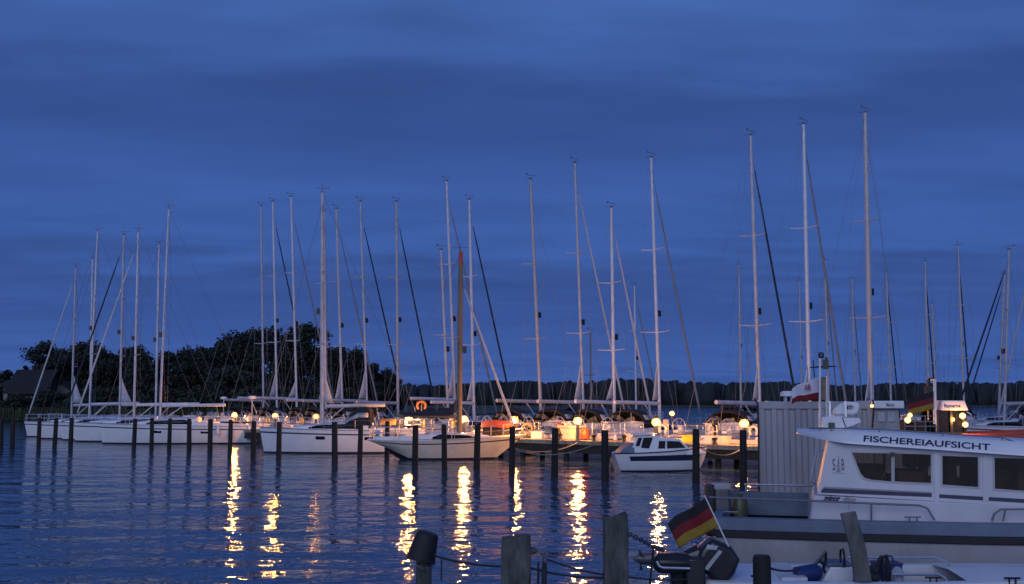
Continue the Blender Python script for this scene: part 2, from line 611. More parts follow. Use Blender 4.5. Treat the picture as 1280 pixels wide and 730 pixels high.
# (pixel x of the crown, top pixel y, distance, kind)
TREES = [(-40, 470, 215, 'round_a', 'rounded dark tree left of the houses at the picture edge'),
         (8, 464, 225, 'round_b', 'low dark tree behind the roof of the leftmost house'),
         (30, 458, 230, 'conifer', 'pointed dark conifer rising behind the brown roofed house'),
         (58, 452, 222, 'round_a', 'dark rounded tree between the two house roofs'),
         (62, 436, 212, 'conifer', 'slim conifer at the left edge of the wood beside the houses'),
         (78, 428, 208, 'spread_a', 'spreading dark tree over the gabled house'),
         (98, 430, 205, 'round_b', 'dense dark tree behind the first mast of the left yachts'),
         (118, 434, 207, 'round_a', 'rounded tree behind the pair of close white masts'),
         (136, 430, 204, 'spread_b', 'tall spreading tree behind the diagonal dark headsail at left'),
         (158, 437, 203, 'round_b', 'dense tree behind the fourth mast of the left yachts'),
         (178, 443, 201, 'round_a', 'lower rounded tree just left of the tallest left mast'),
         (207, 441, 199, 'round_b', 'lower dark tree behind the tallest left mast'),
         (232, 439, 200, 'round_a', 'rounded tree in the dip left of the tall spreading tree'),
         (258, 438, 198, 'round_b', 'dark tree filling the dip right of the long yacht mast'),
         (283, 428, 196, 'spread_b', 'ragged tree on the left shoulder of the tallest group'),
         (306, 411, 194, 'spread_a', 'tallest ragged tree with gaps left of the middle masts'),
         (344, 405, 196, 'spread_b', 'tall broad tree behind the two leftmost middle masts'),
         (290, 462, 180, 'bush', 'pale low willow bush in front of the ragged trees'),
         (322, 440, 190, 'round_a', 'rounded tree below the gap in the tall trees'),
         (372, 424, 195, 'round_b', 'dense tree behind the third of the middle masts'),
         (398, 430, 196, 'spread_a', 'dark tree behind the thick white mast of the middle yacht'),
         (424, 436, 199, 'round_b', 'sloping dark tree right of the thick middle mast'),
         (446, 440, 202, 'round_a', 'rounded tree at the right shoulder of the wood'),
         (466, 456, 206, 'round_b', 'low dark tree at the right end of the wood'),
         (484, 464, 212, 'round_a', 'last low tree where the near wood meets the far shore'),
         (60, 488, 186, 'bush', 'garden bush in front of the two houses'),
         (22, 494, 180, 'bush', 'low bush hiding the foot of the brown roofed house'),
         (-12, 478, 205, 'round_b', 'dark tree cut by the left picture edge beside the small pale house'),
         (110, 486, 184, 'bush', 'broad bush right of the gabled house'),
         (150, 484, 182, 'bush', 'shore bush behind the left yacht booms'),
         (205, 484, 180, 'bush', 'shore bush behind the tallest left mast foot'),
         (250, 484, 179, 'bush', 'shore bush behind the two radar posts'),
         (345, 480, 178, 'bush', 'shore bush behind the left lamps'),
         (395, 482, 180, 'bush', 'shore bush behind the thick middle mast foot'),
         (440, 486, 184, 'bush', 'shore bush at the right foot of the wood')]
for px, ty, D, kind, lab in TREES:
    nm, H, Wd, kd, sd, mm = specs[kind]
    Ht = W(px, ty, D).z - .4
    if kind not in PROTO:
        PROTO[kind] = make_tree(nm, H, Wd, kd, sd, MT[mm])
        t = PROTO[kind]
    else:
        t = copy_tree(PROTO[kind])
    p = W(px, 500, D)
    t.location = (p.x, p.y, .4)
    s = Ht / H
    t.scale = (s * random.uniform(1.05, 1.35), s * random.uniform(1.0, 1.2), s)
    t.rotation_euler = (0, 0, random.uniform(0, 6))
    tag(t, lab, 'bush' if kind == 'bush' else 'tree', 'shore bushes on the left bank' if kind == 'bush' else 'trees of the wood on the left bank')
random.seed(19)

# ------------------------------------------------------------------ the two houses


def house(px0, px1, D, eave_y, ridge_y, depth, label, wallm, gable, rz=0.0, wins=()):
    a, b = W(px0, 500, D), W(px1, 500, D)
    wdt = b.x - a.x
    ze, zr = W(px0, eave_y, D).z, W(px0, ridge_y, D).z
    root = empty('house', ((a.x + b.x) / 2, D, .5), rz)
    ze -= .5
    zr -= .5
    hw = wdt / 2
    wl_ = MB()
    if gable:
        wl_.prism([(-hw, 0, 0), (hw, 0, 0), (hw, 0, ze), (0, 0, zr - .2), (-hw, 0, ze)], (0, depth, 0))
    else:
        wl_.prism([(-hw, 0, 0), (-hw, 0, ze), (-hw, depth / 2, zr - .2), (-hw, depth, ze), (-hw, depth, 0)], (wdt, 0, 0))
    wl_.build('wall', wallm, root)
    rf = MB()
    ov = .6
    if gable:
        for s in (-1, 1):
            sl = (zr - ze) / hw
            rf.prism([(0, -ov, zr), (s * (hw + ov), -ov, ze - ov * sl), (s * (hw + ov), -ov, ze - ov * sl + .25), (0, -ov, zr + .25)], (0, depth + 2 * ov, 0))
    else:
        for s in (-1, 1):
            yc = depth / 2
            sl = (zr - ze) / yc
            rf.prism([(-hw - ov, yc, zr), (-hw - ov, yc + s * (yc + ov), ze - ov * sl), (-hw - ov, yc + s * (yc + ov), ze - ov * sl + .25), (-hw - ov, yc, zr + .25)], (wdt + 2 * ov, 0, 0))
    r_ = rf.build('roof', MT['roof'], root)
    ch = MB()
    ch.box((hw * .35, depth * .5, zr + .4), (.7, .7, 1.6))
    ch.build('chimney', MT['roof'], r_)
    for (wx, wz, ww, wh) in wins:
        fm = MB()
        y = -.04
        for q in ((wx, wz + wh / 2, ww + .16, .16), (wx, wz - wh / 2, ww + .16, .16), (wx - ww / 2, wz, .16, wh - .16), (wx + ww / 2, wz, .16, wh - .16), (wx, wz, .14, wh - .16)):
            fm.box((q[0], y - .03, q[1]), (q[2], .14, q[3]))
        fo = fm.build('window', MT['render'], root)
        gm = MB()
        gm.box((wx, y, wz), (ww - .16, .04, wh - .16))
        gm.build('pane', MT['glass'], fo)
    tag(root, label, 'house')
    return root


house(9, 53, 186, 489, 463, 9, 'brown house with a big dark roof and white framed windows on the left bank', MT['housedark'], False, 0,
      wins=((1.2, 2.6, 2.2, 1.3), (-1.2, 2.6, 1.6, 1.3), (.2, 1.0, 1.0, 1.2)))
house(4, 13, 188, 482, 476, 5, 'small pale house at the left edge beside the brown roofed house', MT['render'], False, 0, wins=((0, 1.4, .6, 1.0),))
house(60, 93, 192, 493, 478, 9, 'pale gabled house half hidden by trees behind the left yachts', MT['render'], True, 0,
      wins=((-.6, 2.2, 1.0, 1.4), (1.0, 2.2, 1.0, 1.4)))

# ------------------------------------------------------------------ piers
PIER = [(-42, 110.5), (-34, 101), (-12, 75), (0, 62.5), (13.5, 50)]
DECKZ = 1.05
PW = 2.2


def pier(name, line, label, deckz=DECKZ, wdt=PW):
    root = empty(name, (line[-1][0], line[-1][1], 0))
    off = Vector((-line[-1][0], -line[-1][1], 0))
    dk, edge, beam = MB(), MB(), MB()
    post_pts = []
    for (x0, y0), (x1, y1) in zip(line[:-1], line[1:]):
        a, b = Vector((x0, y0, 0)), Vector((x1, y1, 0))
        d = (b - a)
        ln = d.length
        d.normalize()
        n = Vector((-d.y, d.x, 0))
        ang = math.atan2(d.y, d.x)
        k = int(ln / .16)
        for i in range(k):
            c = a + d * (ln * (i + .5) / k)
            dk.box(c + Vector((0, 0, deckz - .025 + random.uniform(-.004, .004))) + off, (ln / k - .012, wdt + random.uniform(-.03, .03), .05), ang)
        for s in (-1, 1):
            c = (a + b) / 2 + n * s * (wdt / 2 + .035)
            edge.box(c + Vector((0, 0, deckz - .09)) + off, (ln + .02, .06, .2), ang)
            c = (a + b) / 2 + n * s * (wdt / 2 - .25)
            beam.box(c + Vector((0, 0, deckz - .26)) + off, (ln, .2, .3), ang)
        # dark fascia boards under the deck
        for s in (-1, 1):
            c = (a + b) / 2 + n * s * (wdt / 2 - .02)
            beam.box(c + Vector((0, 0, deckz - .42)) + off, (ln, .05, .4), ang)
        m = max(2, int(ln / 3))
        for i in range(m):
            for s in (-1, 1):
                c = a + d * (ln * (i + .5) / m) + n * s * (wdt / 2 - .3) + off
                post_pts.append(c)
    dk.build('deck', MT['pier'], root)
    edge.build('edge_board', MT['pier'], root)
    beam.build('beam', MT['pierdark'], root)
    po = None
    for c in post_pts:
        if po is None:
            q = MB()
            q.tube([Vector((0, 0, -1)), Vector((0, 0, deckz - .08))], .14, 8)
            po = o = q.build('post', MT['pierdark'], root)
        else:
            o = po.copy()
            col.objects.link(o)
            o.parent = root
        o.location = (c.x, c.y, 0)
    tag(root, label, 'pier')
    return root


pier('pier', PIER, 'long wooden pier lit by lamps, running from the left yachts to the grey container')
pier('pier', [(2, 97), (30, 94.5), (62, 92)], 'farther lamp lit pier behind the moored yachts at right')


def pier_D(px, dist):
    """Distance at which the line of sight through px stands dist metres beyond the pier's axis."""
    k = (px - 640) / F_PX
    best = None
    for i in range(3000):
        D = 40 + i * .04
        p = Vector((k * D, D))
        dm = 1e9
        for (x0, y0), (x1, y1) in zip(PIER[:-1], PIER[1:]):
            a, b = Vector((x0, y0)), Vector((x1, y1))
            if (x0, y0) == PIER[-2]:
                b = b + (b - a) * 3
            if (x0, y0) == PIER[0]:
                a = a - (b - a) * 3
            d = b - a
            t = max(0, min(1, (p - a).dot(d) / d.length_squared))
            q = p - (a + d * t)
            sgn = 1 if (d.x * q.y - d.y * q.x) > 0 else -1
            if q.length < abs(dm):
                dm = sgn * q.length
        if dm >= dist:
            return D
    return 100


def make_lamp(first=None):
    root = empty('pier_lamp')
    b = MB()
    b.box((0, 0, .42), (.17, .17, .84))
    b.box((0, 0, .015), (.26, .26, .03))
    b.build('pedestal', MT['lampmetal'], root, bevel=.01)
    c = MB()
    c.lathe([(.09, .84), (.09, .88), (.055, .90), (.055, .93)], n=10)
    c.build('collar', MT['lampmetal'], root)
    gl_ = MB()
    gl_.lathe([(.06, .82), (.16, .86), (.215, .95), (.225, 1.02), (.19, 1.12), (.10, 1.19), (.02, 1.20)], n=14)  # globe widened to suggest the halo round the lamp
    go_ = gl_.build('globe', MT['lamp'], root)
    gi = MB()
    gi.lathe([(.02, .93), (.08, .96), (.105, 1.02), (.08, 1.08), (.02, 1.11)], n=10)
    gi.build('flare_core', MT['flare_core'], go_)  # added glowing core, gives the globe a flare-like pale centre
    bulb(root, (0, 0, 1.02), 2100.0, .14)
    hd = MB()
    hd.lathe([(.20, 1.202), (.21, 1.215), (.13, 1.265), (.02, 1.28)], n=12)
    hd.build('hood', MT['lampmetal'], root)
    return root


LAMPS = [(293, 0, 'lamp at the stern of the long white left yacht'), (344, 0, 'lamp left of the white middle yacht\'s foredeck'),
         (395, 0, 'lamp just left of the thick white middle mast'), (511, 0, 'lamp behind the cockpit of the wooden masted yacht'),
         (580, 0, 'lamp beside the wooden mast'), (643, 0, 'lamp off the bow of the wooden masted yacht'),
         (722, 0, 'lamp with the longest bright reflection, beside the cream cockpit table'), (820, 0, 'lamp over the cabin cruiser\'s foredeck'),
         (930, 0, 'lamp beside the grey container'), (840, 1, 'smaller far lamp above the cabin cruiser'), (905, 1, 'smaller far lamp left of the container')]
proto_lamp = None
for px, far, lab in LAMPS:
    if proto_lamp is None:
        lp = proto_lamp = make_lamp()
    else:
        lp = copy_tree(proto_lamp)
    D = 95.3 if far == 1 and px < 870 else 94.8 if far else pier_D(px, -.85)
    p = W(px, 520, D)
    lp.location = (p.x, D, DECKZ)
    if px in (395, 344):
        for ch in children(lp):
            if ch.type == 'LIGHT':
                ch.data = ch.data.copy()
                ch.data.energy *= .10 if px == 395 else .6
    tag(lp, 'round warm glowing pier ' + lab, 'lamp', 'lamps along the piers')

# ------------------------------------------------------------------ mooring piles
PILES = [(2, 522.3, 'at the left picture edge'), (16, 522.3, 'second from the left picture edge, off the reeds'),
         (49, 521.8, 'at the leftmost yacht bow'), (69, 521.5, 'between the first two left yacht bows'), (89, 521.3, 'off the third left yacht bow'),
         (168, 522, 'at the foredeck of the long white yacht'), (190, 522, 'below the two close masts of the long white yacht'),
         (212, 522.5, 'right of the long yacht\'s mast'), (237, 523, 'amidships of the long white yacht'), (263, 523.5, 'off the window strip end of the long white yacht'),
         (288, 524.3, 'just left of the leftmost lamp'), (317, 525.2, 'off the long yacht\'s stern'), (349, 526, 'at the middle yacht\'s foredeck'),
         (419, 528, 'amidships of the white middle yacht'), (450, 528.7, 'beside the black fender of the middle yacht'),
         (484, 529.2, 'behind the blue stern of the wooden masted yacht'), (519, 530.4, 'off the wooden masted yacht\'s cockpit'),
         (556, 531, 'amidships of the wooden masted yacht'), (596, 531, 'at the foredeck of the wooden masted yacht'),
         (640, 533, 'at the lamp off the wooden masted yacht\'s bow'), (693, 534, 'standing alone before the pier with ropes to it'),
         (756, 536, 'at the stern of the cabin cruiser'), (869, 536.5, 'at the bow of the cabin cruiser'), (928, 538, 'nearest the grey container')]
pb_ = None
for i, (px, ty, lab) in enumerate(PILES):
    D = 1.06 * F_PX / (ty - HY)
    if px == 484:
        D = 62.5
    if pb_ is None:
        m = MB()
        m.lathe([(.155, -2.2), (.15, 0), (.14, 1.2), (.135, 1.97), (.11, 2.0)], n=10)
        pb_ = pl = m.build('mooring_pile', MT['pile'])
    else:
        pl = pb_.copy()
        col.objects.link(pl)
    p = W(px, 540, D)
    pl.location = (p.x, D, random.uniform(-.03, .03))
    pl.rotation_euler = (random.uniform(-.02, .02), random.uniform(-.02, .02), random.uniform(0, 6))
    q_ = random.uniform(.88, 1.12)
    pl.scale = (q_, q_, random.uniform(.97, 1.02))
    tag(pl, 'dark round mooring pile ' + lab, 'mooring pile', 'mooring piles in the harbour')


# ------------------------------------------------------------------ sailing yachts
def hull_mesh(L, B, Fb, bow_rake=.25, stern_rake=-.25, sheer=.16, classic=False, n=15):
    def hb(t):
        if classic:
            q = (.60 + .40 * math.sin(PI / 2 * min(t / .48, 1))) if t < .48 else 1 - ((t - .48) / .52) ** 2.0
        else:
            q = (.84 + .16 * math.sin(PI / 2 * min(t / .42, 1))) if t < .42 else 1 - ((t - .42) / .58) ** 2.3
        return max(B / 2 * q, .03)

    def sz(t):
        return Fb * (1 + sheer * t * t) if not classic else Fb * (1 + sheer * ((t - .35) / .65) ** 2 * (1.0 if t > .35 else .5))

    def xx(t, z):
        f = z / Fb
        xs = -L / 2 + stern_rake * (f - 1) if not classic else -L / 2 + stern_rake * (1 - f)
        xb = L / 2 - bow_rake * (1 - f)
        return xs + (xb - xs) * t
    return hb, sz, xx


def sailboat(px, tx, ty, D, psi, L=11.0, mf=.38, Fb=1.22, hullm='white', stripe='navyp', boot='boot', mastm='alu', gen=None, gen_base=0.0, hood='black',
             boom=True, boomz=3.05, boomcover=None, main=True, radar=False, label='', spreaders=2, classic=False, bow_rake=None,
             wheel=True, mast_r=.10, group='sailing yachts moored in the harbour', fender=0, transom=None, detail=True, boat_name='sailing_yacht', boomlen=.36, backstay=True, clutter=True):
    psi = R(psi)
    B = L * .31
    base = W(px, 505, D)
    top = W(tx, ty, D)
    xm = L / 2 - mf * L
    org = Vector((base.x - math.cos(psi) * xm, D - math.sin(psi) * xm, 0))
    root = empty(boat_name, org, psi)
    hb, sz, xx = hull_mesh(L, B, Fb, bow_rake if bow_rake is not None else (.25 if not classic else 1.3), -.3 if not classic else .9, .16 if not classic else .30, classic)
    H = top.z
    topx = xm + (top.x - base.x) / math.cos(psi)
    nS = 18
    # hull
    mb = MB()
    rings = []
    lev = [(-.40, .50), (0.0, .85), (.10, .88), (.5, .955), (.80, .985), (.86, .99), (1.0, 1.0)]
    for i in range(nS + 1):
        t = i / nS
        S = sz(t)
        half = []
        for k, (f, wf) in enumerate(lev):
            z = f if k < 3 else f * S
            wq = wf if not classic else wf * (.80 + .20 * max(0, min(1, z / S)))
            if classic and k < 3:
                wq *= (.35 + .65 * math.sin(PI * min(1, max(0.0, t * .95 + .02))) ** .6)
            if classic and t < .2 and k < 3:
                wq *= .6
            zq = z
            if classic:
                lift = max(0, .22 - t) / .22
                zq = z + lift * (.62 * S) * (1 - max(0, z) / S)
            half.append(Vector((xx(t, zq if not classic else z), hb(t) * wq, zq)))
        ring = [Vector((p.x, -p.y, p.z)) for p in reversed(half)] + half
        rings.append(ring)
    nl = len(lev)

    def hm(i, j):
        k = j if j < nl - 1 else (2 * nl - 2 - j)
        band = (nl - 2 - k) if j < nl - 1 else (j - nl)
        if j == nl - 1:
            return 1
        if band <= 1:
            return 1
        if band == 4:
            return 2
        return 0
    mb.loft(rings, False, False, hm)
    mb.face(list(reversed(rings[0])), 3)
    mb.build('hull', [MT[hullm], MT[boot], MT[stripe], MT[transom or hullm]], root, sharp=40)
    # deck with toe rail
    dm = MB()
    pr = []
    for i in range(nS + 1):
        t = i / nS
        S = sz(t)
        b_ = hb(t) - .02
        x_ = xx(t, S)
        pr.append([Vector((x_, -b_, S - .02)), Vector((x_, -b_ * .5, S + .03)), Vector((x_, 0, S + .05)), Vector((x_, b_ * .5, S + .03)), Vector((x_, b_, S - .02))])
    dm.loft(pr, False, False)
    for s in (-1, 1):
        dm.tube([Vector((xx(i / nS, sz(i / nS)), s * (hb(i / nS) - .012), sz(i / nS) + .025)) for i in range(nS + 1)], .028, 5, 1)
    dm.build('deck', [MT['deck'], MT['steel']], root, sharp=40)
    S5 = sz(.5)
    # cabin trunk with window strips
    x0, x1 = -.10 * L, .30 * L
    ct = MB()
    tr = []
    ns = 8

    def trunk(t):
        x_ = x0 + (x1 - x0) * t
        hgt = .58 * (1 - .75 * t ** 1.7) * (L / 11)
        wd = min(hb((x_ + L / 2) / L) - .38, B * .36) * (1 - .25 * t * t)
        zb = sz((x_ + L / 2) / L) + .0
        return x_, hgt, wd, zb
    for i in range(ns + 1):
        x_, hgt, wd, zb = trunk(i / ns)
        tr.append([Vector((x_, -wd, zb)), Vector((x_, -wd * .90, zb + hgt * .82)), Vector((x_, -wd * .6, zb + hgt)), Vector((x_, 0, zb + hgt * 1.1)), Vector((x_, wd * .6, zb + hgt)), Vector((x_, wd * .90, zb + hgt * .82)), Vector((x_, wd, zb))])
    ct.loft(tr, False, False)
    ct.face(list(reversed(tr[0])))
    ct.face(tr[-1])
    cab = ct.build('cabin_trunk', MT['white'], root, sharp=40)
    for s in (-1, 1):
        wmb = MB()
        up, lo = [], []
        for i in range(7):
            t = .06 + .70 * i / 6
            x_, hgt, wd, zb = trunk(t)
            f0, f1 = .20, .78 if 0 < i < 6 else .45
            lo.append(Vector((x_, s * (wd * (1 - .1 * f0 / .82) + .012), zb + hgt * f0)))
            up.append(Vector((x_, s * (wd * (1 - .1 * f1 / .82) + .012), zb + hgt * f1)))
        wmb.loft([lo, up], False, False)
        wmb.build('window', MT['glass'], cab, solid=.012)
    if not classic:
        for s in (-1, 1):
            for (ta, tb2) in ((.30, .36), (.60, .655)):
                hw_ = MB()
                q = []
                for (t_, f_) in ((ta, .60), (tb2, .60), (tb2, .74), (ta, .74)):
                    z_ = f_ * sz(t_)
                    q.append(Vector((xx(t_, z_), s * (hb(t_) * (.955 + .03 * (f_ - .4)) + .012), z_)))
                hw_.face(q)
                hw_.build('hull_window', MT['glass'], root, solid=.02)
    # cockpit coamings and seats
    cm = MB()
    for s in (-1, 1):
        pts = []
        for i in range(6):
            t = .03 + (.40 - .03) * i / 5
            x_ = -L / 2 + t * L
            b_ = (hb(t) - .34)
            hh = .12 + .22 * i / 5
            z_ = sz(t)
            pts.append([Vector((x_, s * b_, z_ - .02)), Vector((x_, s * (b_ - .02), z_ + hh)), Vector((x_, s * (b_ - .22), z_ + hh)), Vector((x_, s * (b_ - .24), z_ - .02))])
        cm.loft(pts, True, True)
    cm.build('coaming', MT['white'], root, bevel=.015)
    if wheel:
        wx = -.40 * L
        zs = sz(.1)
        wb = MB()
        ys = (-.28 * B, .28 * B) if L > 10.8 and not classic else (0,)
        for yy in ys:
            wh = MB()
            wh.torus((wx, yy, zs + .55), .42, .028, 'x', 18, 5)
            for k in range(3):
                a = k * PI / 3
                wh.tube([(wx, yy + .42 * math.cos(a), zs + .55 + .42 * math.sin(a)), (wx, yy - .42 * math.cos(a), zs + .55 - .42 * math.sin(a))], .014, 4)
            wo_ = wh.build('steering_wheel', MT['steel'], root)
            pd = MB()
            pd.box((wx + .16, yy, zs + .30), (.22, .26, .62))
            pd.build('pedestal', MT['white'], wo_, bevel=.03)
    # sprayhood
    if hood:
        sp = MB()
        arcs = []
        cb = trunk(0.0)
        zb = cb[3] + .12
        wd = cb[2] + .12
        for (xo, hh, k) in ((.95, .36, .80), (.60, .86, .90), (.05, 1.26, .95), (-.55, 1.26, .95), (-.75, 1.10, .97)):
            arc = []
            for j in range(11):
                a = PI * j / 10
                arc.append(Vector((x0 + xo, -math.cos(a) * wd * k, zb + (abs(math.sin(a)) ** .55) * hh)))
            arcs.append(arc)
        isw = lambda i, j: (i == 0 and 1 <= j <= 8 and j not in (4, 5)) or (i == 1 and j in (1, 8)) or (i == 2 and j in (1, 8))
        sp.loft(arcs, False, False, lambda i, j: None if isw(i, j) else 0)
        so = sp.build('sprayhood', MT[hood], root, sharp=60, solid=.02)
        for grp in (((0, 1), (0, 2), (0, 3), (1, 1), (2, 1)), ((0, 6), (0, 7), (0, 8), (1, 8), (2, 8))):
            wi = MB()
            for (i, j) in grp:
                wi.face([arcs[i][j], arcs[i][j + 1], arcs[i + 1][j + 1], arcs[i + 1][j]])
            wi.build('hood_window', MT['clear'], so, solid=.008)
        # frame hoops at the open aft end
    # rails
    if detail:
        zs = sz(0)
        bs = hb(0) - .06
        xs = -L / 2 + .06
        for s in (-1, 1):
            pp = MB()
            for z_ in (.36, .66):
                pp.tube([(xs + 1.5, s * (hb(.13) - .06), zs + z_), (xs + .2, s * bs, zs + z_), (xs, s * bs * .6, zs + z_)], .016, 5)
            for (xq, yq) in ((xs + 1.5, hb(.13) - .06), (xs + .2, bs), (xs, bs * .6)):
                pp.tube([(xq, s * yq, zs - .02), (xq, s * yq, zs + .66)], .016, 5)
            pp.build('pushpit', MT['steel'], root)
        pu = MB()
        zb = sz(1)
        xb = xx(1, zb)
        bq = hb(.86) - .05
        for z_ in (.32, .64):
            pu.tube([(xx(.86, zb), -bq, sz(.86) + z_), (xb - .15, -.22, zb + z_), (xb + .02, 0, zb + z_ - .02), (xb - .15, .22, zb + z_), (xx(.86, zb), bq, sz(.86) + z_)], .016, 5)
        for s in (-1, 1):
            pu.tube([(xx(.86, zb), s * bq, sz(.86) - .02), (xx(.86, zb), s * bq, sz(.86) + .64)], .016, 5)
            pu.tube([(xb - .15, s * .2, zb - .04), (xb - .15, s * .22, zb + .64)], .016, 5)
        pu.build('pulpit', MT['steel'], root)
        ll = MB()
        for s in (-1, 1):
            ts = [.16, .29, .42, .55, .68, .80, .86]
            for z_ in (.33, .62):
                ll.tube([(xx(t, sz(t)), s * (hb(t) - .06), sz(t) + z_) for t in ts], .006, 4)
            for t in ts[:-1]:
                ll.tube([(xx(t, sz(t)), s * (hb(t) - .06), sz(t) - .01), (xx(t, sz(t)), s * (hb(t) - .06), sz(t) + .63)], .012, 4)
        ll.build('lifeline', MT['steel'], root)
    # mast
    zd = sz(.5) + .3
    mr = mast_r * random.uniform(.85, 1.12)
    if mastm == 'alu' and random.random() < .35:
        mastm = 'alu_mid'
    tb = Vector((topx, 0, H))
    bb = Vector((xm, 0, zd - .35))

    def mp(f):
        return bb.lerp(tb, f)
    mm_ = MB()
    mm_.tube([bb, mp(.5), mp(.85), tb], [mr, mr, mr * .92, mr * .72], 8)
    if classic:
        mm_2 = MB()
    mo = mm_.build('mast', MT[mastm], root)
    if classic:
        tpm = MB()
        tpm.tube([mp(.915), mp(1.003)], mr * .80, 8)
        tpm.build('mast_tip', MT['red'], mo)
    vn = MB()
    vn.tube([tb, tb + Vector((0, 0, .55))], .012, 4)
    vn.tube([tb + Vector((.05, .45, .12)), tb + Vector((0, 0, .08)), tb + Vector((-.05, -.42, .12))], .014, 4)
    vn.tube([tb + Vector((-.42, 0, .26)), tb + Vector((.40, 0, .30))], .014, 4)
    vn.box(tb + Vector((-.36, 0, .31)), (.14, .02, .10))
    vn.box(tb + Vector((.0, 0, .06)), (.22, .08, .08))
    vn.build('wind_vane', MT['wire'], mo)
    lt = MB()
    fq = random.uniform(.40, .50)
    lt.box(mp(fq) + Vector((mr + .12, 0, 0)), (.2, .22, .36))
    lt.build('deck_light', MT['blackp'], mo)
    fr = ((.36, 1.05), (.66, .85)) if spreaders == 2 else ((.52, .85),)
    tips = []
    for fz, wd in fr:
        for s in (-1, 1):
            sm = MB()
            c = mp(fz)
            e = c + Vector((-.22, s * wd, .06))
            tips.append((s, e))
            sm.tube([c, e], [.045, .025], 5)
            sm.build('spreader', MT[mastm], mo)
    rg = MB()
    hd_ = mp(.985)
    for s in (-1, 1):
        ts = [e for q, e in tips if q == s]
        cp = Vector((xm - .25, s * (hb((xm + L / 2) / L) - .12), sz(.5)))
        rg.tube([cp] + ts + [hd_], .009, 4)
        rg.tube([cp, mp(fr[0][0] - .01)], .008, 4)
        if len(ts) == 2:
            rg.tube([ts[0], mp(fr[1][0] - .01)], .008, 4)
    rg.build('shroud', MT['wire'], root)
    bow = Vector((L / 2 - .12, 0, sz(1) + .05))
    fh = mp(.95 if not classic else .86)
    fs = MB()
    fs.tube([bow, fh], .012, 4)
    fs.build('forestay', MT['wire'], root)
    if backstay:
        bs_ = MB()
        stn = Vector((-L / 2 + .1, 0, sz(0)))
        bs_.tube([stn, tb], .010, 4)
        bs_.build('backstay', MT['wire'], root)
    if gen:
        gf = MB()
        a, b = bow.lerp(fh, .05), bow.lerp(fh, .93)
        gf.tube([a, a.lerp(b, .08), a.lerp(b, .5), a.lerp(b, .9), b], [.04, .072, .066, .05, .025], 7)
        gf.build('furled_headsail', MT['sail' if gen == 'white' else gen], root)
    # boom, kicker, sail
    if boom:
        bl = boomlen * L
        g0 = Vector((xm - mr - .04, 0, boomz))
        g1 = Vector((xm - bl, 0, boomz + .08))
        bm = MB()
        bm.tube([g0, g1], .115 if not boomcover else .09, 8)
        bo = bm.build('boom', MT[mastm], root)
        if boomcover:
            cv = MB()
            k0, k1 = g0 + Vector((.1, 0, .22)), g1 + Vector((.1, 0, .05))
            cv.tube([k0 + Vector((.05, 0, .75)), k0 + Vector((-.10, 0, .35)), k0.lerp(k1, .15), k0.lerp(k1, .5), k0.lerp(k1, .9), k1], [.07, .20, .19, .16, .12, .05], 8)
            cv.build('sail_cover', MT[boomcover], bo)
        vg = MB()
        vg.tube([(xm - mr, 0, zd + .05), (xm - bl * .36, 0, boomz)], .035, 5)
        vg.build('boom_vang', MT['alu'], root)
        vg = MB()
        vg.tube([(xm - bl * .86, 0, boomz), (xm - bl * .86 - .3, 0, sz(.15) + .3)], .014, 4)
        vg.build('mainsheet', MT['rope'], root)
        if main and not boomcover:
            sl = MB()
            hh = random.uniform(1.2, 2.4)
            w_ = random.uniform(.5, .85)
            rows = []
            c0 = bb + (tb - bb) * ((boomz + .22 - bb.z) / (tb.z - bb.z))
            c1 = bb + (tb - bb) * ((boomz + .22 + hh - bb.z) / (tb.z - bb.z))
            for i in range(6):
                u = i / 5
                c = c0.lerp(c1, u) + Vector((-mr, 0, 0))
                ww = w_ * (1 - u) ** 1.15 + .03
                rows.append([c, c + Vector((-ww * .5, .05 * (1 - u), -.02)), c + Vector((-ww, .02, -.05 * (1 - u)))])
            sl.loft(rows, False, False)
            sl.build('mainsail', MT['sail'], root, solid=.02)
    for k in range(fender):
        t = .18 + .30 * k
        for s in (-1, 1):
            fd = MB()
            x_, y_, z_ = xx(t, sz(t)), s * (hb(t) + .09), sz(t)
            fd.lathe([(.02, z_ - .78), (.09, z_ - .72), (.11, z_ - .45), (.09, z_ - .2), (.025, z_ - .12)], (x_, y_, 0), 8)
            fd.tube([(x_, y_, z_ - .14), (x_, s * (hb(t) - .05), z_ + .3)], .01, 4)
            fd.build('fender', MT['blackp'], root)
    if clutter:
        st = random.getstate()
        random.seed(int(px) * 7 + 1)
        zs = sz(.04)
        for q in range(random.choice((1, 1, 2))):
            hbm = MB()
            hy = random.choice((-1, 1)) * hb(.02) * random.uniform(.35, .9)
            hbm.torus((-L / 2 + .10 + .0 * q, hy, zs + .42), .22, .07, 'x', 12, 6, arc=PI * 1.6, start=-PI * .3)
            hbm.build('horseshoe_buoy', MT[random.choice(('yellow', 'white', 'cream', 'orange'))], root)
        if random.random() < .45:
            om = MB()
            oy = random.choice((-1, 1)) * hb(.02) * .7
            om.lathe([(.04, zs + .95), (.15, zs + .92), (.17, zs + .70), (.12, zs + .62), (.07, zs + .58), (.06, zs + .05)], (-L / 2 + .18, oy, 0), 10)
            om.build('spare_outboard', MT[random.choice(('blackp', 'hullgrey'))], root)
        tb_ = MB()
        tb_.box((-.27 * L, 0, zs + .40), (.9, .36, .56))
        tb_.box((-.27 * L, 0, zs + .70), (1.0, .62, .03))
        tb_.build('cockpit_table', MT[random.choice(('cream', 'white', 'teak'))], root)
        cm_ = MT[random.choice(('white', 'cream', 'bluedeck', 'navy'))]
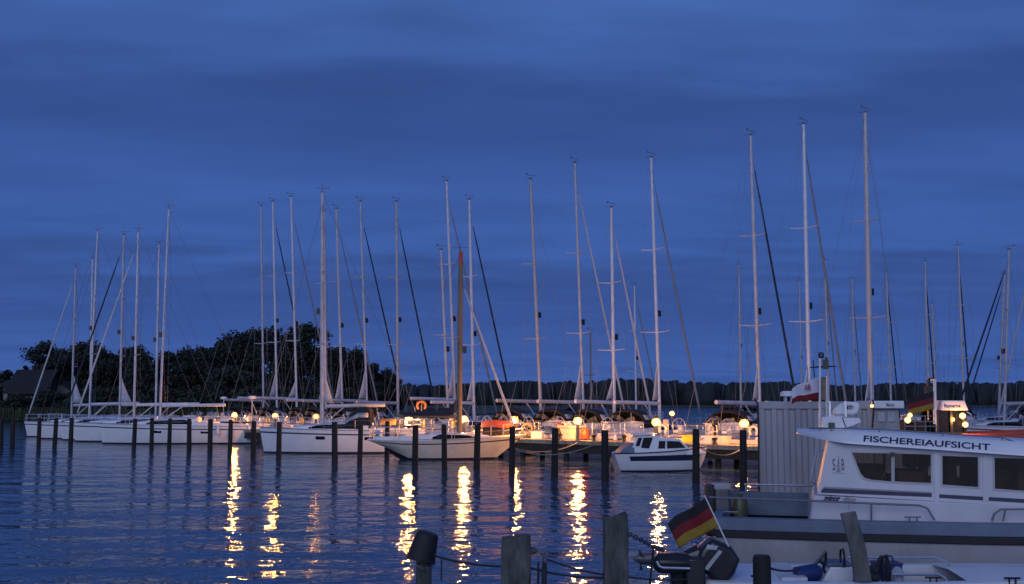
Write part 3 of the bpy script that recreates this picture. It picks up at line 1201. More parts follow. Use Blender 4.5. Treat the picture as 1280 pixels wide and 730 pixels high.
        for sd in (-1, 1):
            for q in range(3):
                cu_ = MB()
                cu_.box((-.40 * L + .75 * q + random.uniform(-.05, .05), sd * (hb(.12) - .62), zs + .30), (.6, .3, .14), random.uniform(-.1, .1))
                cu_.build('cushion', cm_, root, bevel=.03)
        for q in range(random.choice((2, 3, 3))):
            for sd in (-1, 1):
                t_ = .05 + .17 * q + random.uniform(0, .05)
                fd = MB()
                x_, y_, z_ = xx(t_, sz(t_)), sd * (hb(t_) + .10), sz(t_)
                fd.lathe([(.02, z_ - .62), (.10, z_ - .56), (.12, z_ - .3), (.10, z_ + .0), (.025, z_ + .08)], (x_, y_, 0), 8)
                fd.tube([(x_, y_, z_ + .05), (x_, sd * (hb(t_) - .05), z_ + .5)], .01, 4)
                fd.build('fender', MT['white'], root)
        for sd in (-1, 1):
            dk_ = MB()
            dk_.lathe([(.09, zs + .36), (.07, zs + .44), (.08, zs + .52)], (-.18 * L, sd * (hb(.3) - .5), 0), 8)
            dk_.build('winch', MT['steel'], root)
        random.setstate(st)
    if radar:
        rp_ = MB()
        yq = hb(.06) - .15
        xq = -L / 2 + .06 * L
        rp_.tube([(xq, yq, sz(.06)), (xq, yq, 3.25)], .035, 6)
        ro = rp_.build('radar_post', MT['alu'], root)
        rp2 = MB()
        rp2.lathe([(.06, 3.25), (.28, 3.27), (.30, 3.36), (.26, 3.46), (.08, 3.50)], (xq, yq, 0), 14)
        rp2.build('radar_dome', MT['white'], ro)
    tag(root, label, 'sailing yacht', group)
    return root


gA = 'white yachts moored bow out at the left'
sailboat(200, 211, 261, 83, 186, 11.8, .36, 1.25, gen=None, boomz=2.75, boomlen=.40, main=False, radar=True, hood=None, label='long white yacht at far left with dark window strip, full side showing', group=gA, fender=1)
sailboat(168, 173, 290, 87.5, 190, 11.3, .40, 1.25, gen='white', boomz=2.8, hood=None, main=False, label='white yacht bow overlapping just left of the long white yacht', group=gA)
sailboat(150, 155, 294, 91, 192, 11.3, .40, 1.2, gen='navy', boomz=2.8, hood=None, label='white yacht third from the left shore, dark furled headsail', group=gA)
sailboat(112, 122, 289, 94, 192, 11.0, .37, 1.2, gen=None, boomz=2.85, hood=None, main=False, label='second white yacht from the reed bank', group=gA)
sailboat(90, 95, 334, 99, 192, 10.6, .36, 1.15, gen='white', boomz=2.75, hood=None, label='leftmost white yacht with the shortest mast of the left row', group=gA)
sailboat(113, 116, 324, 104, 192, 10, .37, 1.15, gen=None, boomz=2.8, hood=None, main=False, label='yacht whose mast stands close beside the second left mast', group=gA)
sailboat(195, 199, 306, 97, 192, 10, .37, 1.15, gen=None, boomz=2.8, hood=None, main=False, radar=True, label='yacht hidden behind the long white one, mast close beside its mast', group=gA)

gB = 'yachts moored stern to the pier'
# middle white yacht, bow to the left
sailboat(403, 403, 241, 68, 184, 9.9, .37, 1.30, gen=None, boomz=2.78, boomlen=.38, hood='black', mast_r=.14, label='white yacht with black sprayhood and thick white mast in the middle', group='yachts moored before the pier', fender=1)


def farside(px, tx, ty, label, **kw):
    L = kw.pop('L', 11.0)
    dist = kw.pop('dist', 2.0 + .62 * L)
    psi = kw.pop('psi', 46)
    sailboat(px, tx, ty, pier_D(px, dist), psi, L, kw.pop('mf', .38), label=label, group=gB, **kw)


farside(330, 328, 259, 'yacht with bare mast at the left of the middle group, white boom to the left', L=11.5, gen=None, main=False, boomz=3.15)
farside(347, 343, 254, 'yacht second in the middle group with a white sail clew left of its mast', L=11.2, gen='navy', boomz=3.3)
farside(372, 366, 248, 'yacht behind the left lamps with a small pale sail corner at its mast', L=11.6, gen='sailgrey', boomz=3.3)
farside(408, 406, 266, 'yacht whose mast hides close behind the thick middle mast', L=10.8, gen=None, boomz=3.1)
farside(429, 422, 263, 'yacht with a broad pale sail triangle right of the thick middle mast', L=10.8, gen='sailgrey', boomz=3.05)
farside(460, 452, 254, 'yacht with sail triangle above the black sprayhood, dark furled headsail', L=11.0, gen='navy', boomz=3.1)
farside(498, 496, 253, 'yacht with grey mast and long dark furled headsail left of the wooden mast', L=11.0, gen='navy', boomz=2.95, mastm='alu_dark', main=False)
farside(561, 552, 314, 'small yacht with thin white mast just left of the wooden mast', L=8.6, gen=None, boom=False, spreaders=1, mast_r=.085, hood=None)
farside(570, 559, 229, 'yacht with tall white mast rising left of the wooden mast tip', L=11.8, gen='sailgrey', boomz=3.2)
farside(593, 587, 251, 'yacht right of the wooden mast with thick dark furled headsail', L=11.2, gen='navy', boomz=2.95)
farside(677, 663, 227, 'yacht with tall grey mast over the first dark sprayhood on the pier', L=11.6, gen=None, mastm='alu_dark', boomz=3.05, main=False)
farside(730, 718, 206, 'tall yacht with boom above the lamp of the longest reflection', L=12.0, gen='white', boomz=3.0)
farside(768, 764, 260, 'yacht with thinner mast and black sprayhood left of the cabin cruiser', L=10.0, gen='white', boomz=3.0, mf=.40)
farside(825, 813, 199, 'tall yacht whose mast stands over the cabin cruiser', L=12.0, gen='sailgrey', boomz=2.95)
farside(950, 937, 171, 'tall yacht behind the container edge with a long black furled headsail', L=12.0, gen='navy', boomz=2.95)
farside(1012, 1005, 155, 'tall yacht with grey furled headsail behind the red and white flag', L=12.2, gen='sailgrey', boomz=2.9)
farside(1089, 1083, 140, 'tallest masted yacht, behind the workboat cabin', L=12.4, gen=None, mastm='alu_dark', boomz=2.9, mast_r=.17)
farside(880, 879, 470, 'open stern yacht with black sprayhood right of the cabin cruiser', L=9.5, gen=None, boom=True, boomz=2.95, spreaders=1) if False else None

# wooden masted classic yacht in front
sailboat(574, 576, 316, 60.5, 3, 8.0, .40, 1.0, hullm='cream', stripe='navyp', mastm='wood_mast', gen='white', hood=None, boomz=2.25, boomcover='navy', boomlen=.42,  # warm light on the hull side put into its cream colour
         spreaders=1, classic=True, label='classic small yacht with wooden mast, navy sail cover and blue stern', wheel=False, group='yachts moored before the pier', transom='navyp', mast_r=.14, clutter=False)

gC = 'distant yachts on the farther pier'
for (px, tx, ty, D, psi, kw, lab) in [
    (739, 738, 415, 100, 40, dict(mastm='wire', gen=None, boom=False, L=8.5, spreaders=1), 'distant yacht with a short black mast right of the clew sail'),
    (795, 793, 357, 112, 40, dict(gen='sailgrey', L=10), 'distant yacht with thin mast and pale furled headsail left of the cabin cruiser lamp'),
    (926, 924, 331, 112, 60, dict(gen=None, L=10.5, mastm='alu_dark'), 'distant yacht just left of the black furled headsail mast'),
    (947, 944, 352, 118, 60, dict(gen=None, L=10.5, mastm='alu_dark'), 'distant yacht behind the mast at the container edge'),
    (1002, 1000, 351, 122, 60, dict(gen=None, L=10, mastm='alu_dark'), 'distant yacht with short mast left of the grey headsail mast'),
    (1036, 1031, 326, 108, 60, dict(gen='sailgrey', L=10, mastm='alu_dark'), 'distant yacht with grey furled headsail above the radar dome'),
    (1069, 1066, 349, 121, 60, dict(gen='sailgrey', L=10, mastm='alu_dark'), 'distant yacht just left of the tallest mast'),
    (1114, 1107, 341, 106, 60, dict(gen='navy', L=10.5, mastm='alu_dark'), 'distant yacht right of the tallest mast with dark furled headsail'),
    (1161, 1159, 326, 104, 60, dict(gen='navy', L=10.5, mastm='alu_dark'), 'distant yacht behind the far German flag'),
    (1170, 1164, 380, 118, 60, dict(gen=None, L=9, mastm='alu_dark'), 'distant yacht with short mast right behind the far German flag pole'),
    (1205, 1198, 307, 98, 60, dict(gen='navy', L=11, mastm='alu_dark'), 'distant yacht above the lit orange rescue boat'),
    (1247, 1249, 345, 104, 120, dict(gen='navy', L=10.5, mastm='alu_dark'), 'distant yacht with dark headsail crossing its neighbour at right'),
    (1254, 1256, 314, 80, 130, dict(gen='navy', L=10.5, mastm='alu_dark'), 'white and blue distant yacht at the right over the orange deck'),
    (1282, 1279, 291, 90, 100, dict(gen='white', L=10.5, mastm='alu_dark'), 'distant yacht at the right picture edge'),
]:
    L = kw.pop('L')
    sailboat(px, tx, ty, D, psi, L, .38, label=lab, group=gC, hood='navy', boomz=2.9, main=False, clutter=False, **kw)


# ------------------------------------------------------------------ small things on the pier and the moored boats
def pier_pt(px, d, z=DECKZ):
    D = pier_D(px, d)
    p = W(px, 520, D)
    return Vector((p.x, D, z))


def ring_buoy(px, d, py, label, m, horseshoe=False):
    p = pier_pt(px, d)
    root = empty('life_ring_station', p)
    zc_ = W(px, py, p.y).z - p.z
    b = MB()
    b.tube([(0, 0, 0), (0, 0, zc_ + .3)], .035, 6)
    b.box((0, 0, .015), (.2, .2, .03))
    b.build('post', MT['lampmetal'], root)
    r_ = MB()
    if horseshoe:
        r_.torus((0, -.1, zc_), .26, .075, 'y', 14, 7, arc=PI * 1.55, start=-PI * .275)
    else:
        r_.torus((0, -.1, zc_), .27, .075, 'y', 18, 7)
    r_.build('life_ring', MT[m], root)
    tag(root, label, 'life ring')


ring_buoy(527, .5, 507, 'dull orange horseshoe life ring on a tall post behind the navy sail cover', 'duskorange', True)
ring_buoy(659, .6, 536, 'pale orange ring buoy on the lit pier right of the wooden yacht bow', 'tan')

# covered gear box with orange tarpaulin
p = pier_pt(624, -.1)
root = empty('gear_box', p, R(-40))
b = MB()
b.box((0, 0, .33), (1.7, .9, .66))
b.build('box', MT['pierdark'], root, bevel=.02)
t = MB()
t.loft([[Vector((x_, y_ * k, z_)) for y_, z_ in ((-.52, .58), (-.5, .74), (-.25, .98 - abs(x_) * .08), (.25, .98 - abs(x_) * .08), (.5, .74), (.52, .58))] for x_, k in ((-.95, .9), (-.5, 1), (0, 1.02), (.5, 1), (.95, .9))], True, True)
t.build('tarpaulin', MT['orange'], root)
tag(root, 'dark gear box under an orange tarpaulin at the wooden yacht bow', 'box')

# yellow can, cream locker, orange bag on the pier
p = pier_pt(697, .35)
root = empty('jerrycan', p, R(-30))
b = MB()
b.box((0, 0, .3), (.34, .24, .60))
b.build('body', MT['yellow'], root, bevel=.05)
b = MB()
b.tube([(-.1, 0, .6), (-.1, 0, .69), (.1, 0, .69), (.1, 0, .6)], .022, 5)
b.build('handle', MT['yellow'], root)
b = MB()
b.lathe([(.04, .60), (.04, .65)], (.14, 0, 0), 8)
b.build('cap', MT['blackp'], root)
tag(root, 'yellow upright can on the pier beside the lone mooring pile', 'can')
p = pier_pt(713, .4)
root = empty('deck_locker', p, R(-40))
b = MB()
b.loft([[Vector((x_ * k, y_ * k, z_)) for x_, y_ in ((-.55, -.28), (.55, -.28), (.55, .28), (-.55, .28))] for k, z_ in ((.72, 0), (.95, .62))], True, True)
b.build('body', MT['cream'], root, bevel=.02)
b = MB()
b.box((0, 0, .68), (1.3, .68, .12))
b.build('lid', MT['cream'], root, bevel=.03)
tag(root, 'cream locker with overhanging lid on the pier beside the brightest lamp', 'locker')
p = pier_pt(731, .4)
root = empty('canvas_bag', p, R(20))
b = MB()
b.lathe([(.10, 0), (.24, .06), (.27, .3), (.2, .55), (.09, .66)], n=10)
b.build('bag', MT['orange'], root)
b = MB()
b.torus((0, 0, .70), .1, .02, 'x', 10, 5)
b.build('strap', MT['rope'], root)
tag(root, 'bulging orange bag on the pier right of the brightest lamp', 'bag')
for px, lab in ((700, 'black mooring bollard on the pier left of the cream locker'), (742, 'black mooring bollard on the pier right of the orange bag'), (780, 'black mooring bollard on the pier before the cabin cruiser cockpit'), (893, 'black mooring bollard on the pier left of the container lamp')):
    p = pier_pt(px, -.7)
    b = MB()
    b.lathe([(.13, 0), (.10, .04), (.08, .2), (.13, .26), (.14, .31), (.08, .34)], n=10)
    o = b.build('bollard', MT['rubber'])
    o.location = p
    tag(o, lab, 'bollard', 'bollards on the pier')
for px, d, lab, m in ((600, .3, 'white plastic fish crate on the pier behind the wooden yacht foredeck', 'white'), (672, .3, 'white crate on the pier below the tall grey mast', 'white'), (862, .2, 'yellow crate on the pier over the cabin cruiser bow', 'yellow'), (885, .35, 'white crate on the pier between the two right piles', 'white'), (905, .4, 'cream crate on the pier left of the container lamp', 'cream'), (790, .4, 'cream crate on the pier above the cruiser stern', 'cream'), (330, .3, 'white crate on the pier between the two leftmost lamps', 'white'), (371, .3, 'cream crate on the pier between the second and third lamps', 'cream'), (488, .3, 'white crate on the pier behind the black sprayhood', 'white')):
    p = pier_pt(px, d)
    b = MB()
    for q in ((0, -.2, .2, .62, .03, .36), (0, .2, .2, .62, .03, .36), (-.295, 0, .2, .03, .37, .36), (.295, 0, .2, .03, .37, .36), (0, 0, .02, .62, .43, .04), (0, -.222, .36, .66, .014, .05), (0, .222, .36, .66, .014, .05)):
        b.box((q[0], q[1], q[2]), q[3:])
    o = b.build('crate', MT[m])
    o.location = p
    o.rotation_euler = (0, 0, random.uniform(-1, 1))
    tag(o, lab, 'crate', 'crates on the pier')


def rope(p0, p1, sag, r_, m, label, name='mooring_rope', cat='rope', n=14):
    b = MB()
    pts = []
    for i in range(n + 1):
        u = i / n
        q = Vector(p0).lerp(Vector(p1), u)
        q.z -= sag * 4 * u * (1 - u)
        pts.append(q)
    b.tube(pts, r_, 6)
    o = b.build(name, MT[m])
    return tag(o, label, cat)


pD = lambda ty: 1.06 * F_PX / (ty - HY)
rope(W(640, 562, pD(533)) + Vector((.14, 0, 0)), W(756, 552, pD(536)) + Vector((-.14, 0, 0)), .35, .022, 'rope', 'slack pale rope between the wooden yacht bow pile and the cruiser stern pile')
rope(W(640, 560, pD(533)) + Vector((.1, .1, 0)), pier_pt(722, -1.1, .98), .30, .022, 'rope', 'pale rope from the wooden yacht bow pile to the pier at the brightest lamp')
rope(W(869, 558, pD(536.5)) + Vector((.14, 0, 0)), pier_pt(925, -1.1, .9), .3, .022, 'rope', 'pale rope from the cruiser bow pile to the pier by the container')
rope(W(519, 549, pD(530.4)), W(596, 549, pD(531)), .02, .016, 'rope', 'thin taut line along the side of the wooden masted yacht')

# ------------------------------------------------------------------ small cabin cruiser
D = 50.5
psi = R(6)
c0 = W(825, 590, D)
root = empty('cabin_cruiser', (c0.x, D, 0), psi)
P0 = Vector((c0.x, D - .95, 0))
inv = Matrix.Rotation(-psi, 3, 'Z')


def loc(px, py, P0_=None, psi_=None, root_=None):
    P0_ = P0 if P0_ is None else P0_
    q = onplane(px, py, P0_, psi if psi_ is None else psi_)
    return Matrix.Rotation(-(psi if psi_ is None else psi_), 3, 'Z') @ (q - (root_ or root).location)


L, B = 4.45, 2.0
xs, xb = loc(768, 580).x, loc(891, 563).x
mb = MB()
rings = []
for i in range(15):
    t = i / 14
    b_ = B / 2 * ((.90 + .1 * math.sin(PI / 2 * min(1, t / .4))) if t < .4 else max(.03, 1 - ((t - .4) / .6) ** 2.4))
    S = .78 + .26 * t * t
    half = []
    for k, (z, wf, xr) in enumerate(((-.3, .45, .62), (.06, .80, .35), (.14, .84, .30), (.47, .94, .14), (.66 + .10 * t, .985, .06), (S, 1.0, 0))):
        x_ = xs + (xb - xr - xs) * t - (.35 * (1 - z / S) * (1 - t) * -1 if z > 0 else -.35 * (1 - t))
        half.append(Vector((x_, b_ * wf, z)))
    rings.append([Vector((p.x, -p.y, p.z)) for p in reversed(half)] + half)
nl = 6


def hmc(i, j):
    band = (nl - 2 - j) if j < nl - 1 else (j - nl)
    if j == nl - 1 or band == 0:
        return 1
    return 2 if band == 3 and 2 <= i <= 12 else 0


mb.loft(rings, False, False, hmc)
mb.face(list(reversed(rings[0])), 0)
mb.build('hull', [MT['white'], MT['boot'], MT['navyp']], root)
mb = MB()
mb.loft([[r_[0] + Vector((0, .01, -.02)), (r_[0] + r_[-1]) / 2 + Vector((0, 0, .06)), r_[-1] + Vector((0, -.01, -.02))] for r_ in rings], False, False)
for s in (0, -1):
    mb.tube([r_[s] + Vector((0, 0, .02)) for r_ in rings], .03, 5, 1)
mb.build('deck', [MT['white'], MT['rubber']], root)


def house_block(prof, y0, y1, inset, mats, name, bevel=.03):
    """Side outline swept across the boat; upper points pull in by inset."""
    zmin, zmax = min(p.z for p in prof), max(p.z for p in prof)
    a = [Vector((p.x, y0 + inset * (p.z - zmin) / (zmax - zmin), p.z)) for p in prof]
    b = [Vector((p.x, y1 - inset * (p.z - zmin) / (zmax - zmin), p.z)) for p in prof]
    m = MB()
    m.loft([a, b], True, True)
    return m.build(name, mats, root, bevel=bevel), a


def side_window(pix, off=-.015, parent=None, m='glass', th=.02, name='window', y0=-.72, inset=.14, zr=None):
    pts = []
    for (px_, py_) in pix:
        q = loc(px_, py_)
        yy = y0 + inset * (q.z - zr[0]) / (zr[1] - zr[0])
        pts.append(Vector((q.x, yy + off, q.z)))
    for s in (1, -1):
        m_ = MB()
        a = [Vector((p.x, p.y * s, p.z)) for p in pts]
        m_.prism(a, (0, th * s, 0))
        m_.build(name, MT[m], parent)


cabp = [loc(*q) for q in ((786, 569), (800, 545.5), (822, 544.5), (828, 547), (852, 549), (867, 564), (884, 566), (884, 569))]
cab, aa = house_block(cabp, -.72, .72, .14, MT['white'], 'cabin')
zr = (min(p.z for p in cabp), max(p.z for p in cabp))
side_window([(826, 551.5), (834, 551.5), (833, 561), (824.5, 561)], parent=cab, zr=zr)
side_window([(836, 551.5), (851.5, 552), (859, 560), (835.5, 561)], parent=cab, zr=zr)
side_window([(800, 547.5), (805, 547.3), (801, 558), (796, 558)], parent=cab, zr=zr)
side_window([(806.5, 547.3), (818.5, 547), (813, 561), (803, 560)], parent=cab, zr=zr)
tp = MB()
tq = [loc(*q) for q in ((796, 545), (823, 543.6), (823, 542), (798, 543))]
tp.prism([Vector((q.x, -.64, q.z)) for q in tq], (0, 1.28, 0))
tp.build('hardtop', MT['white'], root, bevel=.01)
ra = MB()
q = loc(886, 563)
for s in (-1, 1):
    ra.tube([(q.x - .75, s * .62, q.z), (q.x - .70, s * .60, q.z + .22), (q.x + .02, s * .12, q.z + .48), (q.x - .12, s * .10, q.z)], .016, 5)
ra.tube([(q.x + .02, -.12, q.z + .48), (q.x + .1, 0, q.z + .50), (q.x + .02, .12, q.z + .48)], .016, 5)
ra.build('pulpit', MT['steel'], root)
an = MB()
q = loc(797, 545)
an.tube([(q.x, .3, q.z), (q.x - .02, .3, q.z + 1.0)], .012, 4)
an.build('antenna', MT['white'], root)
cv = MB()
cv.loft([[Vector((xs + a_, -.75 * k, z0_)), Vector((xs + a_, -.6 * k, z1_)), Vector((xs + a_, .6 * k, z1_)), Vector((xs + a_, .75 * k, z0_))] for a_, z0_, z1_, k in ((.28, .72, .80, .9), (.55, .76, 1.05, 1), (.95, .8, 1.25, 1.0))], True, True)
cv.build('cockpit_cover', MT['bluedeck'], root)
ob = MB()
ob.box((xs - .12, 0, .82), (.34, .34, .5), rot=Matrix.Rotation(R(14), 3, 'Y'))
oo = ob.build('outboard_motor', MT['blackp'], root, bevel=.07)
ob = MB()
ob.tube([(xs - .10, 0, .6), (xs - .2, 0, -.3)], [.10, .07], 8)
ob.build('leg', MT['blackp'], oo)
tag(root, 'small white cabin cruiser with navy side band and outboard, before the pier', 'motorboat')

# ------------------------------------------------------------------ grey container on its pontoon
D = 28.0
pa, pb2 = W(950, 502, D), W(1091, 502, D)
cw = pb2.x - pa.x
ztop, zbot = 3.06, .48
CA = R(-13)
cw = cw / (math.cos(CA) + abs(math.sin(CA)) * .22)
hw, hd2, H = cw / 2, 1.2, ztop - zbot
cc = Vector((pa.x, D + .3, zbot)) + Matrix.Rotation(CA, 3, 'Z') @ Vector((hw, hd2, 0))
root = empty('shipping_container', cc, CA)


def corrugated(mb, a, b, z0, z1, depth, nrm, per=.275):
    d = (b - a)
    n = max(2, int(d.length / per))
    pts = []
    for i in range(n):
        for f, o in ((0, 0), (.36, 0), (.5, 1), (.86, 1)):
            pts.append(a + d * ((i + f) / n) + nrm * depth * (0 if o == 0 else -1))
    pts.append(b)
    mb.loft([[p + Vector((0, 0, z0)) for p in pts], [p + Vector((0, 0, z1)) for p in pts]], False, False)


wl_ = MB()
cs = [Vector((-hw + .03, -hd2, 0)), Vector((hw - .03, -hd2, 0)), Vector((hw - .03, hd2, 0)), Vector((-hw + .03, hd2, 0))]
for i in range(4):
    a, b = cs[i], cs[(i + 1) % 4]
    d = (b - a).normalized()
    corrugated(wl_, a + d * .03, b - d * .03, .10, H - .18, .045, Vector((d.y, -d.x, 0)))
wl_.build('corrugated_wall', MT['contain'], root, sharp=20)
fr = MB()
for sy in (-1, 1):
    fr.box((0, sy * (hd2 - .03), H - .09), (cw, .10, .18))
    fr.box((0, sy * (hd2 - .03), .05), (cw, .10, .10))
for sx in (-1, 1):
    fr.box((sx * (hw - .05), 0, H - .09), (.096, 2 * hd2 - .16, .17))
    fr.box((sx * (hw - .05), 0, .05), (.096, 2 * hd2 - .16, .10))
    for sy in (-1, 1):
        fr.box((sx * (hw - .05), sy * (hd2 - .05), H / 2), (.12, .12, H - .2))
fr.build('frame', MT['contain'], root, bevel=.008)
rf = MB()
rf.box((0, 0, H - .03), (cw - .2, 2 * hd2 - .2, .03))
rf.build('roof', MT['contain'], root)
tag(root, 'grey corrugated steel container standing behind the workboat cabin', 'container')
p = W(984, 500, D + .9)
root = empty('roof_vent', (p.x, D + .9, ztop - .03))
b = MB()
b.lathe([(.10, .15), (.17, .17), (.17, .26), (.12, .30)], n=12)
b.build('cap', MT['white'], root)
b = MB()
for a in range(3):
    b.tube([(.10 * math.cos(a * 2.1), .10 * math.sin(a * 2.1), 0), (.10 * math.cos(a * 2.1), .10 * math.sin(a * 2.1), .17)], .016, 5)
b.build('leg', MT['white'], root)
tag(root, 'white capped vent on the left roof of the grey container', 'vent')
b = MB()
pts = [W(1091, 500, D - .45), W(1092, 512, D - .42), W(1091, 530, D - .40), W(1089, 545, D - .42)]
b.tube(pts, .022, 6)
tag(b.build('power_cable', MT['rubber']), 'black cable hanging down the right edge of the grey container', 'cable')
b = MB()
pts = [W(943, 498, D + .2), W(947, 505, D + .2), W(948, 530, D + .2), W(948.5, 600, D + .2), W(949, 633, D + .2)]
b.tube(pts, .022, 6)
tag(b.build('power_cable', MT['rubber']), 'black cable running down the left corner of the grey container', 'cable')
pt = MB()
pt.box((pa.x + 6.85, D + 2.2, .22), (13.5, 5.6, .40))
for i in range(60):
    pt.box((pa.x + .21 + i * .224, D + 2.2, .445), (.21, 5.6, .05), mat=1)
tag(pt.build('pontoon', [MT['pierdark'], MT['pierdark']]), 'dark floating pontoon carrying the grey container', 'pontoon')

# ------------------------------------------------------------------ flags


def flag(name, hoist_top, hoist_bot, fly, bands, label, pole=None, pole_r=.02, letters=None, sagz=0.0, cat='flag', wav=.05, taper=0.0):
    """Cloth from the hoist line along the fly vector; bands = list of (end fraction from the top, material)."""
    root = empty(name, hoist_bot)
    ht, hb_ = Vector((0, 0, 0)) + (Vector(hoist_top) - Vector(hoist_bot)), Vector((0, 0, 0))
    fv = Vector(fly)
    nu, nv = 20, 12
    k0 = 0.0
    fl_h = (ht - hb_)
    nrm = fl_h.cross(fv).normalized()
    cols_ = []
    m = MB()
    grid = []
    for i in range(nu + 1):
        u = i / nu
        row = []
        for j in range(nv + 1):
            v = j / nv
            p_ = hb_ + fl_h * (.5 + (.5 - v) * (1 - taper * u)) + fv * u
            p_ += nrm * (wav * math.sin(u * 7.5 + v * 1.3) * min(1, u * 3))
            p_.z -= sagz * u * u * (.4 + .6 * v)
            p_ += Vector((0, 0, 1)) * .02 * math.sin(u * 9 + 1) * u
            row.append(p_)
        grid.append(row)

    def fm(i, j):
        v = (j + .5) / nv
        for q, (e, _) in enumerate(bands):
            if v <= e:
                return q
        return len(bands) - 1
    m.loft(grid, False, False, fm)
    cloth = m.build('cloth', [MT[b_] for _, b_ in bands], root, sharp=180, solid=.006)
    if pole:
        pm = MB()
        pm.tube([Vector(q) - Vector(hoist_bot) for q in pole], pole_r, 7)
        e = Vector(pole[-1]) - Vector(hoist_bot)
        pm.build('pole', MT['white'], root)
    tag(root, label, cat)
    return root, cloth, grid


# far German flag on the rescue boat, red and white one on the workboat mast, German flag at the small boat's stern
FD = 47.0
flag('german_flag', W(1167, 489, FD), W(1167, 511, FD), W(1134, 509, FD) - W(1167, 500, FD) + Vector((0, 0, .0)), [(.333, 'flagblack'), (.667, 'flagred'), (1, 'flaggold')],
     'German flag blowing left beside the dark mast of the rescue boat', pole=[W(1168.5, 530, FD), W(1168.5, 474, FD)], pole_r=.06, wav=.06)

# ------------------------------------------------------------------ distant rescue boat and small wheelhouse boat at right
RD = 47.0
pc = W(1250, 520, RD)
root = empty('rescue_boat', (pc.x, RD + 1.4, 0))
X = lambda px: W(px, 520, RD).x - pc.x
Zr = lambda py: W(1200, py, RD).z
L0, L1 = X(1128), X(1420)
mb = MB()
rings = []
for i in range(13):
    t = i / 12
    b_ = 1.5 * (.92 if t < .5 else max(.05, .92 * (1 - ((t - .5) / .5) ** 2.2)))
    S = 1.25 + .35 * t * t
    half = [Vector((L0 + (L1 - L0 - f) * t, b_ * wf, z)) for z, wf, f in ((-.4, .5, 1.2), (.1, .85, .7), (S * .7, .97, .25), (S, 1, 0))]
    rings.append([Vector((p.x, -p.y, p.z)) for p in reversed(half)] + half)
mb.loft(rings, False, False, lambda i, j: 1 if j in (2, 3, 4) else 0)
mb.face(list(reversed(rings[0])))
mb.build('hull', [MT['navyp'], MT['boot']], root)
mb = MB()
mb.loft([[r_[0] + Vector((0, 0, -.05)), r_[-1] + Vector((0, 0, -.05))] for r_ in rings], False, False)
mb.build('deck', MT['bluedeck'], root)
for s in (0, -1):
    mb = MB()
    mb.tube([r_[s] + Vector((0, 0, .20)) for r_ in rings if r_[s].x > X(1165)], .26, 10)
    mb.build('collar', MT['orange'], root)
wh = MB()
x0, x1 = X(1176), X(1214)
zt = Zr(513)
for (a, b) in ((x0, x0 + .10), (x1 - .10, x1), ((x0 + x1) / 2 - .05, (x0 + x1) / 2 + .05)):
    for y_ in (-.85, .85):
        wh.box(((a + b) / 2, y_, (1.3 + zt) / 2), (b - a, .10, zt - 1.3))
wh.box((x0 + .05, 0, 1.55), (.07, 1.66, .5))
wh.box(((x0 + x1) / 2, -.85, 1.53), (x1 - x0 - .002, .09, .5))
wh.box(((x0 + x1) / 2, .85, 1.53), (x1 - x0 - .002, .09, .5))
who = wh.build('wheelhouse', MT['blackp'], root)
gm = MB()
gm.box(((x0 + x1) / 2, -.80, (1.78 + zt) / 2), (x1 - x0 - .2, .02, zt - 1.78))
gm.box(((x0 + x1) / 2, .80, (1.78 + zt) / 2), (x1 - x0 - .2, .02, zt - 1.78))
gm.build('window', MT['glass'], who)
rf = MB()
zq = Zr(500.5)
rf.loft([[Vector((x_, y_, z_)) for x_, y_ in ((xa, -yy), (xb2, -yy), (xb2, yy), (xa, yy))] for xa, xb2, yy, z_ in ((X(1181), X(1216), 1.0, zt), (X(1184), X(1213), .9, zq))], True, True)
ro = rf.build('roof', MT['white'], root, bevel=.03)


def text(body, name, m, parent, loc_, xdir, updir, size, width=None, bold=0.0, shear=0.0, extrude=.002):
    cu = bpy.data.curves.new(name, 'FONT')
    cu.body = body
    cu.size = size
    cu.extrude = extrude
    cu.offset = bold
    cu.shear = shear
    cu.align_x = 'LEFT'
    cu.materials.append(MT[m])
    o = bpy.data.objects.new(name, cu)
    col.objects.link(o)
    xd = Vector(xdir).normalized()
    ud = Vector(updir)
    ud = (ud - xd * ud.dot(xd)).normalized()
    nd_ = xd.cross(ud)
    mx = Matrix((xd, ud, nd_)).transposed().to_4x4()
    mx.translation = Vector(loc_)
    if width:
        bpy.context.view_layer.update()
        s = width / max(o.dimensions.x, 1e-4)
        mx = mx @ Matrix.Diagonal((s, 1, 1, 1))
    bpy.context.view_layer.update()
    me = bpy.data.meshes.new_from_object(o.evaluated_get(bpy.context.evaluated_depsgraph_get()))
    bpy.data.objects.remove(o)
    o = bpy.data.objects.new(name, me)
    col.objects.link(o)
    o.parent = parent
    o.matrix_local = mx
    return o


text('Raymarine', 'lettering', 'letters', ro, (X(1186), -.975, zt + .12), (1, 0, 0), (0, .1, .44), .20, X(1206) - X(1186), .004)
mt_ = MB()
xm_ = X(1172)
mt_.tube([(xm_, -.5, 1.2), (xm_, -.5, Zr(474))], .09, 8)
mt_.box((xm_, -.5, Zr(490)), (.3, .3, .5))
mt_.tube([(xm_, -.5, Zr(474)), (xm_ + .25, -.5, Zr(473))], .06, 6)
mt_.tube([(xm_ + .25, -.5, 1.2), (xm_ + .1, -.5, Zr(500))], .05, 6)
mt_.build('signal_mast', MT['blackp'], root)
rl = MB()
for py_ in (520, 527, 533):
    rl.tube([(X(1131), -1.35, Zr(py_)), (X(1172), -1.35, Zr(py_))], .03, 5)
for px_ in (1131, 1144, 1157, 1170):
    rl.tube([(X(px_), -1.35, 1.2), (X(px_), -1.35, Zr(520))], .03, 5)
rl.tube([(X(1146), -1.3, Zr(520)), (X(1150), -1.3, Zr(513)), (X(1165), -1.3, Zr(510)), (X(1170), -1.3, Zr(517))], .05, 6)
